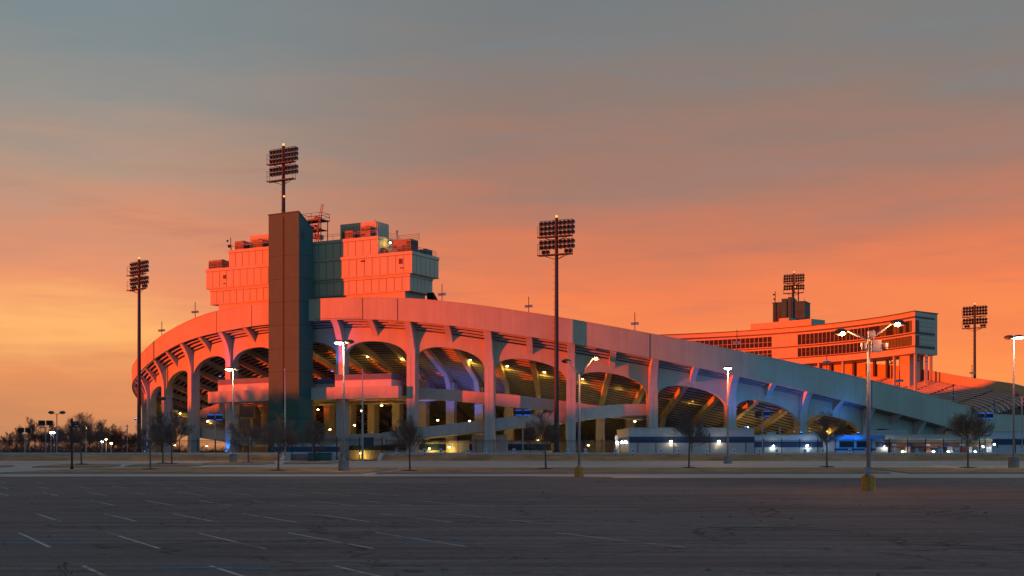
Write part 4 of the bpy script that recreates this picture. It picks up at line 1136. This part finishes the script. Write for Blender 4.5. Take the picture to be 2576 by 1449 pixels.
def arm_lamp(x, yb, jy, heads, label, bw=.5, boxes=False, base_h=.86):
    Y = 7680/(yb-HY); X = (x-CX)/F*Y; zj = zat(jy, Y)
    t = thing('arm_lamp', label, 'street lamp', (X, Y, 0), 'double-arm lamps on yellow bases')
    m = MB()
    m.tube([(X, Y, 0), (X, Y, base_h)], [bw, bw*.97], 10); m.tube([(X, Y, base_h), (X, Y, base_h+.07)], bw*.75, 10); m.build('base', M['yellow'], t)
    m = MB(); m.tube([(X, Y, base_h), (X, Y, zj)], [.13, .095], 12); m.tube([(X, Y, base_h+.07), (X, Y, base_h+.17)], .24, 10); m.build('pole', M['polepaint'], t, smooth=True)
    for hx, hy, lit, sg in heads:
        H = at(hx, hy, Y+(-.5 if sg > 0 else .5)); J = Vector((X, Y, zj-.1))
        mid1 = J.lerp(H, .45)+Vector((0, 0, .12)); mid2 = J.lerp(H, .8)+Vector((0, 0, .16+.10))
        m = MB(); m.tube([J, mid1, mid2, H+Vector((-sg*.22, 0, .14))], [.075, .065, .055, .05], 8); m.build('arm', M['polepaint'], t, smooth=True)
        m = MB()
        pts = [H+Vector((sg*(-.34+.15*k), 0, .13+.03*math.sin(k*.8))) for k in range(7)]
        m.tube(pts, [.07, .13, .19, .21, .2, .15, .05], 10); h = m.build('lamp_head', M['lampbody'], t, smooth=True)
        bl = MB(); bl.ball((H.x+sg*.06, H.y, H.z+.10), .215, 12, 6, .85, 0, -1.0, .1); bl.build('lens', M['bulb_o'] if lit else M['galv'], h, smooth=True)
        if lit: light('lamp_light', 'POINT', H+Vector((sg*.05, 0, -.35)), 620, (1, .30, .10), None, .2)
    if boxes:
        m = MB(); m.box(X+.2, X+.72, Y-.2, Y+.2, zj-.85, zj-.15); m.build('control_box', M['galv'], t)
        for dx in (-.32, .95):
            m = MB(); m.ball((X+dx, Y-.1, zj-.62), .16, 10, 6, 1.0); m.tube([(X+dx, Y-.1, zj-.55), (X+dx, Y-.1, zj-.32)], .18, 10); m.tube([(X+dx, Y-.1, zj-.4), (X, Y, zj-.4)], .04, 5); m.build('camera', M['polepaint'], t)
        m = MB(); m.cube((X+.14, Y-.1, zj+.22), .2, .14, .18); m.tube([(X+.3, Y, zj-.1), (X+.3, Y, zj+.5)], .03, 5); m.build('antenna', M['galv'], t)
        m = MB(); m.box(X-.32, X+.02, Y-.42, Y-.18, 1.08, 1.42); m.tube([(X-.1, Y-.3, .9), (X-.1, Y-.3, 1.1)], .05, 6); m.build('junction_box', M['galv'], t)
    return t
arm_lamp(2185, 1235, 850, [(2120, 841, True, -1), (2255, 818, True, 1)], 'nearest tall double-arm lamp with both heads lit and a camera box', .42, True)
arm_lamp(1457, 1200, 941, [(1428, 912, False, -1), (1498, 903, True, 1)], 'double-arm lamp with only its right head lit', .46)
# twin lamps and flood boxes behind the fence
def twin(x, yt, Y, label, w=.5, mt=None, e=0, col=(1, .8, .6)):
    X = (x-CX)/F*Y; zt = zat(yt, Y); z = 1.9
    t = thing('twin_lamp', label, 'street lamp', (X, Y, z), 'plain lamps behind the fence')
    m = MB(); m.tube([(X, Y, z), (X, Y, zt)], [.12, .08], 8); m.tube([(X-.8, Y, zt+.12), (X, Y, zt-.1), (X+.8, Y, zt+.12)], .05, 6); m.build('pole', M['polepaint'], t)
    for s_ in (-1, 1):
        m = MB(); c = Vector((X+s_*.95, Y, zt+.22))
        m.tube([c+Vector((s_*(-.5+.17*k), 0, 0)) for k in range(7)], [.08, .2, .27, .29, .27, .2, .08], 10); h = m.build('lamp_head', M['lampbody'], t, smooth=True)
        if mt: m = MB(); m.ball((c.x, c.y, c.z-.1), .3, 10, 5, .7); m.build('lens', M[mt], h)
    return t
twin(143, 1041, 215, 'tall unlit twin-head lamp left of the direction sign')
twin(425, 1006, 206, 'unlit twin-head lamp above the three trees at the left arches')
twin(2571, 997, 205, 'unlit twin-head lamp behind the lamp at the right edge')
def small(x, yt, Y, label, mt, col):
    X = (x-CX)/F*Y; zt = zat(yt, Y); z = 1.5
    t = thing('post_lamp', label, 'street lamp', (X, Y, z), 'small lit lamps in the distance at the left')
    m = MB(); m.tube([(X, Y, z), (X, Y, zt)], .09, 6); m.ball((X, Y, zt+.12), .36, 10, 5, .5, 0, 0, 1); m.build('pole', M['polepaint'], t)
    m = MB(); m.ball((X, Y, zt+.02), .22, 10, 6, .6); m.build('lens', M[mt], t)
small(128.5, 1089, 232, 'small white-lit post lamp left of a taller unlit lamp', 'bulb_b', 0)
small(135, 1089, 235, 'small blue-white post lamp next to the taller unlit lamp', 'bulb_b', 0)
small(216, 1075, 240, 'warm post lamp shining through the left tree crown', 'bulb_o', 0)
small(257, 1112, 246, 'bright cool post lamp, leftmost of a cluster of three', 'bulb_b', 0)
small(267, 1106, 250, 'warm post lamp, tallest of a cluster of three', 'bulb_o', 0)
small(280, 1116, 250, 'warm post lamp, rightmost of a cluster of three', 'bulb_o', 0)
def flood(x, yt, Y, label, lit, z=1.9):
    X = (x-CX)/F*Y; zt = zat(yt, Y)
    t = thing('flood_pole', label, 'floodlight', (X, Y, z), 'pole-mounted flood boxes')
    m = MB(); m.tube([(X, Y, z), (X, Y, zt-.75)], [.10, .08], 8); m.box(X-.8, X+.8, Y-.05, Y+.05, zt-.8, zt-.68); m.build('pole', M['polepaint'], t)
    for s_, on in ((-1, lit[0]), (1, lit[1])):
        c = Vector((X+s_*.66, Y-.1, zt))
        m = MB(); m.box(c.x-.52, c.x+.52, c.y-.12, c.y+.3, c.z-.42, c.z+.42); m.box(c.x-.06, c.x+.06, c.y, c.y+.1, c.z-.75, c.z-.42); h = m.build('flood_box', M['iron'], t)
        if on:
            m = MB()
            for a in ((-.5, .5, .34, .41), (-.5, .5, -.41, -.34)): m.box(c.x+a[0], c.x+a[1], c.y-.14, c.y-.122, c.z+a[2], c.z+a[3])
            m.build('lit_rim', M['bluescreen'], h)
flood(541, 1050, 198, 'twin blue-rimmed flood boxes between the left trees', (1, 1))
flood(1315, 1038, 198, 'twin blue-rimmed flood boxes before the lower ramp', (1, 1))
flood(1918, 1041, 200, 'twin flood boxes, only the right one blue, at the end of the white block building', (0, 1))
flood(2478, 1046, 199, 'twin blue-rimmed flood boxes beside the rightmost tree', (1, 1))
flood(115, 1064, 216, 'twin dark flood boxes left of the unlit twin-head lamp', (0, 0), 1.9)
flood(62, 1082, 232, 'twin dark flood boxes in front of the leftmost bare trees', (0, 0), 1.9)

# ------------------------------------------------------------------ flag poles
for x, lab in ((717, 'bare white flagpole before the brown tower'), (912, 'bare white flagpole in front of the gallery')):
    Y = 189.0; X = (x-CX)/F*Y; zt = zat(932, Y)
    t = thing('flagpole', lab, 'flagpole', (X, Y, .95), 'flagpoles by the service gate')
    MB().tube([(X, Y, .95), (X, Y, 5), (X, Y, zt)], [.17, .14, .07], 12).build('pole', M['polepaint'], t, smooth=True)
    m = MB(); m.ball((X, Y, zt+.12), .16, 10, 8); m.build('finial', M['galv'], t)
    MB().tube([(X, Y, .95), (X, Y, 1.2)], .3, 12).build('collar', M['galv'], t)

# ------------------------------------------------------------------ bare trees
def grow(seed, h, w, fork, dens=1.0, trunk_r=.1, tw=.014, up=.55, limbs=9):
    r = random.Random(seed); tr = MB(); cr = MB()
    lean = Vector((r.uniform(-.03, .03), r.uniform(-.03, .03), 1))
    top = lean*(fork+.35*(h-fork))
    tr.tube([(0, 0, -.1), (0, 0, .12), lean*(fork*.5), lean*fork, top], [trunk_r*1.5, trunk_r*1.05, trunk_r*.92, trunk_r*.85, trunk_r*.35], 8)
    cc = Vector((0, 0, fork+(h-fork)*.47)); rx, rzz = w/2, (h-fork)*.545
    def inside(p):
        q = p-cc; k = math.sin(math.atan2(q.y, q.x)*3+seed)*.08+math.sin(math.atan2(q.z, q.x)*5+seed*2)*.07+1
        return (q.x*q.x+q.y*q.y)/(rx*rx)+q.z*q.z/(rzz*rzz) < k*k
    def seg(p, q, ra, rb):
        d = (q-p)
        if d.length < 1e-4: return
        d.normalize(); a = d.cross(Vector((.3, .5, .81))).normalized(); b2 = a.cross(d); o = len(cr.v)
        for pt, rr in ((p, ra), (q, rb)):
            for k in range(3):
                t = 2.0944*k; cr.v.append(tuple(pt+(a*math.cos(t)+b2*math.sin(t))*rr))
        for k in range(3):
            k2 = (k+1) % 3; cr.f.append([o+k, o+k2, o+3+k2, o+3+k]); cr.m.append(0)
    def branch(p, d, L, ra, lev):
        n = 3; pts = [p]
        for i in range(n):
            d = (d+Vector((r.gauss(0, .10), r.gauss(0, .10), r.gauss(.05*up, .08)))).normalized()
            q = pts[-1]+d*L/n
            if not inside(q) and lev > 0: break
            seg(pts[-1], q, max(tw*.6, ra*(1-.25*i)), max(tw*.5, ra*(1-.25*(i+1)))); pts.append(q)
        if lev >= 4 or len(pts) < 2: return
        cnt = int(round({0: 6, 1: 5, 2: 5, 3: 4}[lev]*dens+r.uniform(-.5, .5)))
        for k in range(cnt):
            f = r.uniform(.3, 1.0) if k else 1.0
            idx = f*(len(pts)-1); i0 = min(int(idx), len(pts)-2); base = pts[i0].lerp(pts[i0+1], idx-i0)
            ax = Vector((r.gauss(0, 1), r.gauss(0, 1), r.gauss(0, 1))); ax = (ax-d*ax.dot(d)).normalized()
            ang = r.uniform(.25, .75)
            nd = (d*math.cos(ang)+ax*math.sin(ang)+Vector((0, 0, .10*up))).normalized()
            branch(base, nd, L*r.uniform(.52, .74), ra*.55, lev+1)
    for i in range(limbs):
        a = 2*math.pi*i/limbs+r.uniform(-.3, .3); f = i/limbs
        el = r.uniform(.12, 1.2)
        z = fork*.92+(h-fork)*.22*r.random()
        branch(lean*z, Vector((math.cos(a)*math.cos(el), math.sin(a)*math.cos(el), math.sin(el))), math.hypot(w*.5*math.cos(el), (h-fork)*.62*math.sin(el))*.62, trunk_r*.42, 0)
    branch(top, Vector((r.gauss(0, .1), r.gauss(0, .1), 1)).normalized(), (h-fork)*.4, trunk_r*.35, 0)
    return tr, cr
# (x, base y, crown left, crown right, crown top, fork y)
trees = [(378, 1183, 340, 412, 1046, 1142, 'slender bare tree whose crown overlaps the left floodlight pole'), (410, 1167.5, 378, 444, 1042, 1130, 'bare tree left of two close together on the island before the left arches'), (432, 1168.5, 392, 488, 1039, 1132, 'broad bare tree right of two close together on the island before the left arches'),
         (205, 1170.5, 140, 264, 1042, 1132, 'wide bare tree beside the direction sign'), (625, 1165, 560, 672, 1040, 1136, 'bare tree with dark dense crown left of the brown tower'), (700, 1186.5, 654, 752, 1042, 1146, 'bare tree on the front island before the brown tower'),
         (788, 1161.5, 742, 834, 1058, 1136, 'small bare tree on the island by the green container'), (1031, 1187, 980, 1083, 1050, 1148, 'bare tree on the front island just right of its driveway'), (1373, 1182, 1315, 1412, 1036, 1142, 'bare tree on the front island beside the middle floodlight pole'),
         (1733, 1179, 1680, 1788, 1041, 1130, 'bare tree on the front island before the white block building'), (2080, 1177, 2028, 2134, 1040, 1126, 'bare tree on the front island left of the nearest lamp'), (2435, 1178.5, 2370, 2500, 1029, 1126, 'largest bare tree on the front island at the right')]
for i, (x, yb, xl, xr, yt, yf, lab) in enumerate(trees):
    Y = depth(yb); s_ = Y/F; X = (x-CX)/F*Y; z = G(Y)+.13
    h = (yb-yt)*s_; w = (xr-xl)*s_; fk = (yb-yf)*s_
    tr, cr = grow(11+i*7, h, w*1.04, fk, 1.06, .11 if i not in (0,) else .09, .0080, .55+.25*(i % 3), 8+i % 4)
    t = thing('bare_tree', lab, 'tree', (X, Y, z), 'bare trees on the parking lot islands')
    o = tr.build('trunk', M['bark'], None, smooth=True); o.parent = t
    o = cr.build('crown', M['twig'], None); o.parent = t; o.location = (((xl+xr)/2-x)*s_*.6, 0, 0)
    m = MB(); m.ball((0, 0, -.03), 1.0, 14, 3, .13, 0, 0, 1)
    m.build('mulch_mound', M['mulch'], None).parent = t
# distant trees at the left
bt = [(40, 1078, 44, 305, 'bare tree between the two leftmost bare trees'), (124, 1066, 50, 318, 'bare tree filling the gap behind the pair of white post lamps'), (212, 1060, 60, 315, 'distant bare tree behind the crown of the wide tree by the direction sign'), (263, 1058, 56, 312, 'distant bare tree between the two trees above the small lit lamps'), (302, 1072, 52, 318, 'distant bare tree left of the thin utility mast'), (12, 1086, 30, 300, 'bare tree cut off by the left edge of the photo'), (70, 1052, 60, 290, 'first tall bare tree from the left behind the fence'), (103, 1058, 50, 296, 'bare tree behind the dark flood boxes'), (140, 1062, 56, 300, 'bare tree behind the tall unlit twin-head lamp'),
      (182, 1070, 60, 305, 'distant bare tree directly behind the direction sign'), (245, 1056, 62, 292, 'tall distant bare tree right of the wide tree by the direction sign'), (283, 1066, 56, 300, 'distant bare tree above the cluster of small lit lamps'), (318, 1082, 50, 300, 'low distant bare tree left of the left floodlight tower'), (-40, 1080, 70, 300, 'bare tree just beyond the left edge'), (352, 1080, 60, 320, 'distant bare tree behind the left floodlight pole')]
vari = []
for k in range(3):
    vari.append(grow(101+k, 10, 7.4, 1.6, .98, .2, .025, .8, 9))
bproto = {}
for i, (x, yt, wpx, Y, lab) in enumerate(bt):
    if x == -40: continue
    X = (x-CX)/F*Y; z = 1.2; h = zat(yt, Y)-z; w = wpx*Y/F
    t = thing('background_tree', lab, 'tree', (X, Y, z), 'bare trees in the distance at the left')
    k = i % 3
    if k not in bproto:
        bproto[k] = (vari[k][0].build('trunk', M['bark'], None, smooth=True), vari[k][1].build('crown', M['twig'], None)); c0, c1 = bproto[k]
    else:
        c0, c1 = bproto[k][0].copy(), bproto[k][1].copy(); COL.objects.link(c0); COL.objects.link(c1)
    for c in (c0, c1): c.parent = t; c.location = (0, 0, 0)
    t.scale = (w/7.4, w/7.4, h/10); t.rotation_euler = (0, 0, i*1.3)
# brush below the distant trees and the dense far wood on the sunset side
def brush(name, x0, y0, x1, y1, hmin, hmax, n, seed, wid, thick, lab=None):
    r = random.Random(seed); m = MB()
    for i in range(n):
        f = r.random(); bx = x0+(x1-x0)*f+r.gauss(0, wid); by = y0+(y1-y0)*f+r.gauss(0, wid)
        env = hmin+(hmax-hmin)*(.5+.3*math.sin(f*31+seed)+.2*math.sin(f*83+seed*3))
        z = r.uniform(-.2, env*.75); L = r.uniform(.6, 1.6)*max(1, env/5)
        d = Vector((r.gauss(0, .5), r.gauss(0, .5), r.uniform(.3, 1))).normalized(); a = d.cross(Vector((r.gauss(0, 1), r.gauss(0, 1), .2))).normalized()*thick*r.uniform(.6, 1.5)
        p = Vector((bx, by, 1+z)); q = p+d*L
        if q.z > 1+env: continue
        m.add([p-a, p+a, q], [(0, 1, 2)])
    return m.build(name, M['twig'], None, kind='stuff')
brush('undergrowth', -125, 310, -86, 322, 2.2, 4.2, 14000, 3, 3.0, .04)
brush('undergrowth', -92, 322, -60, 340, 1.8, 3.4, 6000, 8, 3.0, .04)
# wood out of frame on the sunset side; its ragged top is what shades the lower columns and the lot
brush('far_wood', -250, 20, -205, 330, 14.5, 20.0, 20000, 5, 4.0, .5)
brush('far_wood', -235, -160, -240, 70, 14.5, 19, 13000, 6, 4.0, .5)

# ------------------------------------------------------------------ small left-side utility mast and wires
um = thing('utility_mast', 'thin utility mast with crossarm left of the left floodlight tower', 'mast', base_at(320, 260, 1.9))
q = base_at(320, 260, 1.9); m = MB(); m.tube([q, (q[0], q[1], zat(1068, 260))], .1, 6); m.build('pole', M['polepaint'], um)
m = MB(); m.tube([(q[0]-.6, q[1], zat(1072, 260)), (q[0]+.4, q[1], zat(1072, 260))], .05, 5); m.build('crossarm', M['polepaint'], um)

# ------------------------------------------------------------------ sun, sky, camera
SUNP = -74                                            # azimuth of the sun in the stadium's angle
sd = Vector((math.sin(R_(SUNP)), -math.cos(R_(SUNP)), 0))
EL = 1.25
EXPO = 1.1
sun = light('sun', 'SUN', (-200, -60, 80), 3.8, (1.0, .068, .0), None)
sun.data.angle = R_(.5)
sun.rotation_euler = aim(-(sd*math.cos(R_(EL))+Vector((0, 0, math.sin(R_(EL))))))

wd = bpy.data.worlds.new('World'); S.world = wd; wd.use_nodes = True
nt = wd.node_tree; L = nt.links.new
bg = nt.nodes['Background']
tc = nt.nodes.new('ShaderNodeTexCoord'); nrm = nt.nodes.new('ShaderNodeVectorMath'); nrm.operation = 'NORMALIZE'; L(tc.outputs['Generated'], nrm.inputs[0])
sep = nt.nodes.new('ShaderNodeSeparateXYZ'); L(nrm.outputs[0], sep.inputs[0])
def node_math(op, a, b=None, clamp=False):
    n = nt.nodes.new('ShaderNodeMath'); n.operation = op; n.use_clamp = clamp
    for i, v in enumerate((a, b)):
        if v is None: continue
        if isinstance(v, (int, float)): n.inputs[i].default_value = v
        else: L(v, n.inputs[i])
    return n.outputs[0]
def maprange(v, a, c, lo=0, hi=1, smooth=True):
    n = nt.nodes.new('ShaderNodeMapRange'); n.interpolation_type = 'SMOOTHSTEP' if smooth else 'LINEAR'
    n.inputs['From Min'].default_value = a; n.inputs['From Max'].default_value = c; n.inputs['To Min'].default_value = lo; n.inputs['To Max'].default_value = hi
    L(v, n.inputs['Value']); return n.outputs['Result']
def ramp_node(v, stops):
    n = nt.nodes.new('ShaderNodeValToRGB'); cr = n.color_ramp
    while len(cr.elements) < len(stops): cr.elements.new(.5)
    for e, (p, c) in zip(cr.elements, stops): e.position = p; e.color = (*lin(c), 1)
    L(v, n.inputs['Fac']); return n.outputs['Color']
def mixc(f, a, c):
    n = nt.nodes.new('ShaderNodeMix'); n.data_type = 'RGBA'
    if isinstance(f, (int, float)): n.inputs['Factor'].default_value = f
    else: L(f, n.inputs['Factor'])
    L(a, n.inputs[6]); L(c, n.inputs[7]); return n.outputs[2]
hyp = node_math('SQRT', node_math('ADD', node_math('MULTIPLY', sep.outputs['X'], sep.outputs['X']), node_math('MULTIPLY', sep.outputs['Y'], sep.outputs['Y'])))
el = node_math('DIVIDE', sep.outputs['Z'], node_math('MAXIMUM', hyp, .001))            # tangent of the elevation
# wispy cloud layer: stretches the gradient up and down a little
mp = nt.nodes.new('ShaderNodeMapping'); mp.inputs['Scale'].default_value = (5, 5, 34); L(nrm.outputs[0], mp.inputs['Vector'])
cl = nt.nodes.new('ShaderNodeTexNoise'); cl.inputs['Scale'].default_value = 1.0; cl.inputs['Detail'].default_value = 7; cl.inputs['Roughness'].default_value = .55; L(mp.outputs[0], cl.inputs['Vector'])
elj = node_math('ADD', el, node_math('MULTIPLY', node_math('SUBTRACT', cl.outputs['Fac'], .5), .10))
t_ = node_math('DIVIDE', elj, .5, True)
k = lambda y: max(0, (HY-y)/F)/.5
front = ramp_node(t_, [(0, (255, 160, 84)), (k(1000), (255, 152, 80)), (k(880), (252, 140, 79)), (k(740), (242, 127, 80)), (k(600), (204, 121, 91)), (k(450), (166, 121, 105)), (k(280), (142, 121, 112)), (k(100), (126, 123, 122)), (k(-60), (114, 122, 126)), (1.0, (110, 122, 130))])
left = ramp_node(t_, [(0, (196, 132, 92)), (k(1060), (204, 138, 95)), (k(970), (230, 146, 94)), (k(850), (255, 182, 108)), (k(740), (236, 150, 106)), (k(600), (214, 144, 112)), (k(450), (180, 148, 128)), (k(280), (149, 144, 138)), (k(100), (127, 138, 141)), (1.0, (105, 128, 140))])
az = node_math('ARCTAN2', sep.outputs['X'], sep.outputs['Y'])
col = mixc(maprange(az, -.33, .02), left, front)
def rgbn(c):
    n = nt.nodes.new('ShaderNodeRGB'); n.outputs[0].default_value = (*c, 1); return n.outputs[0]
back = mixc(maprange(sep.outputs['X'], -.45, .35), rgbn((.10, .078, .055)), rgbn((.045, .38, .85)))
bf = maprange(sep.outputs['Y'], .45, -.25)
col = mixc(bf, col, back)
col = mixc(maprange(el, .5, 1.6), col, rgbn((.165, .185, .20)))
mp2 = nt.nodes.new('ShaderNodeMapping'); mp2.inputs['Scale'].default_value = (3.2, 3.2, 30); mp2.inputs['Location'].default_value = (3.1, 1.7, .4); L(nrm.outputs[0], mp2.inputs['Vector'])
c2 = nt.nodes.new('ShaderNodeTexNoise'); c2.inputs['Scale'].default_value = 1.6; c2.inputs['Detail'].default_value = 8; c2.inputs['Roughness'].default_value = .6; L(mp2.outputs[0], c2.inputs['Vector'])
band = node_math('MULTIPLY', maprange(el, .02, .12), maprange(el, .32, .18))
col = mixc(node_math('MULTIPLY', node_math('MULTIPLY', maprange(c2.outputs['Fac'], .52, .72), band), .38), col, rgbn(lin((176, 112, 98))))
col = mixc(node_math('MULTIPLY', node_math('MULTIPLY', maprange(c2.outputs['Fac'], .50, .30), maprange(el, .12, .3)), .22), col, rgbn(lin((112, 134, 146))))
sky = nt.nodes.new('ShaderNodeTexSky'); sky.sky_type = 'NISHITA'; sky.sun_disc = False
sky.sun_elevation = R_(EL); sky.sun_rotation = math.atan2(sd.x, sd.y)
add = nt.nodes.new('ShaderNodeMix'); add.data_type = 'RGBA'; add.blend_type = 'ADD'; add.inputs['Factor'].default_value = .012
L(col, add.inputs[6]); L(sky.outputs[0], add.inputs[7])
L(add.outputs[2], bg.inputs['Color']); bg.inputs['Strength'].default_value = 1/2**EXPO

cd = bpy.data.cameras.new('Camera'); cam = bpy.data.objects.new('Camera', cd); COL.objects.link(cam)
cam.location = (0, 0, CAMZ); cam.rotation_euler = (R_(90), 0, 0)
cd.sensor_width = 36; cd.lens = 36*F/2576; cd.shift_y = (HY-724.5)/2576; cd.clip_end = 9000; cd.clip_start = .1
S.camera = cam
S.render.resolution_x, S.render.resolution_y = 1024, 576
S.view_settings.view_transform = 'Standard'; S.view_settings.look = 'None'; S.view_settings.exposure = EXPO; S.view_settings.gamma = 1
S.cycles.use_denoising = True
S.cycles.max_bounces = 5; S.cycles.diffuse_bounces = 3; S.cycles.transparent_max_bounces = 12
S.cycles.sample_clamp_indirect = 4
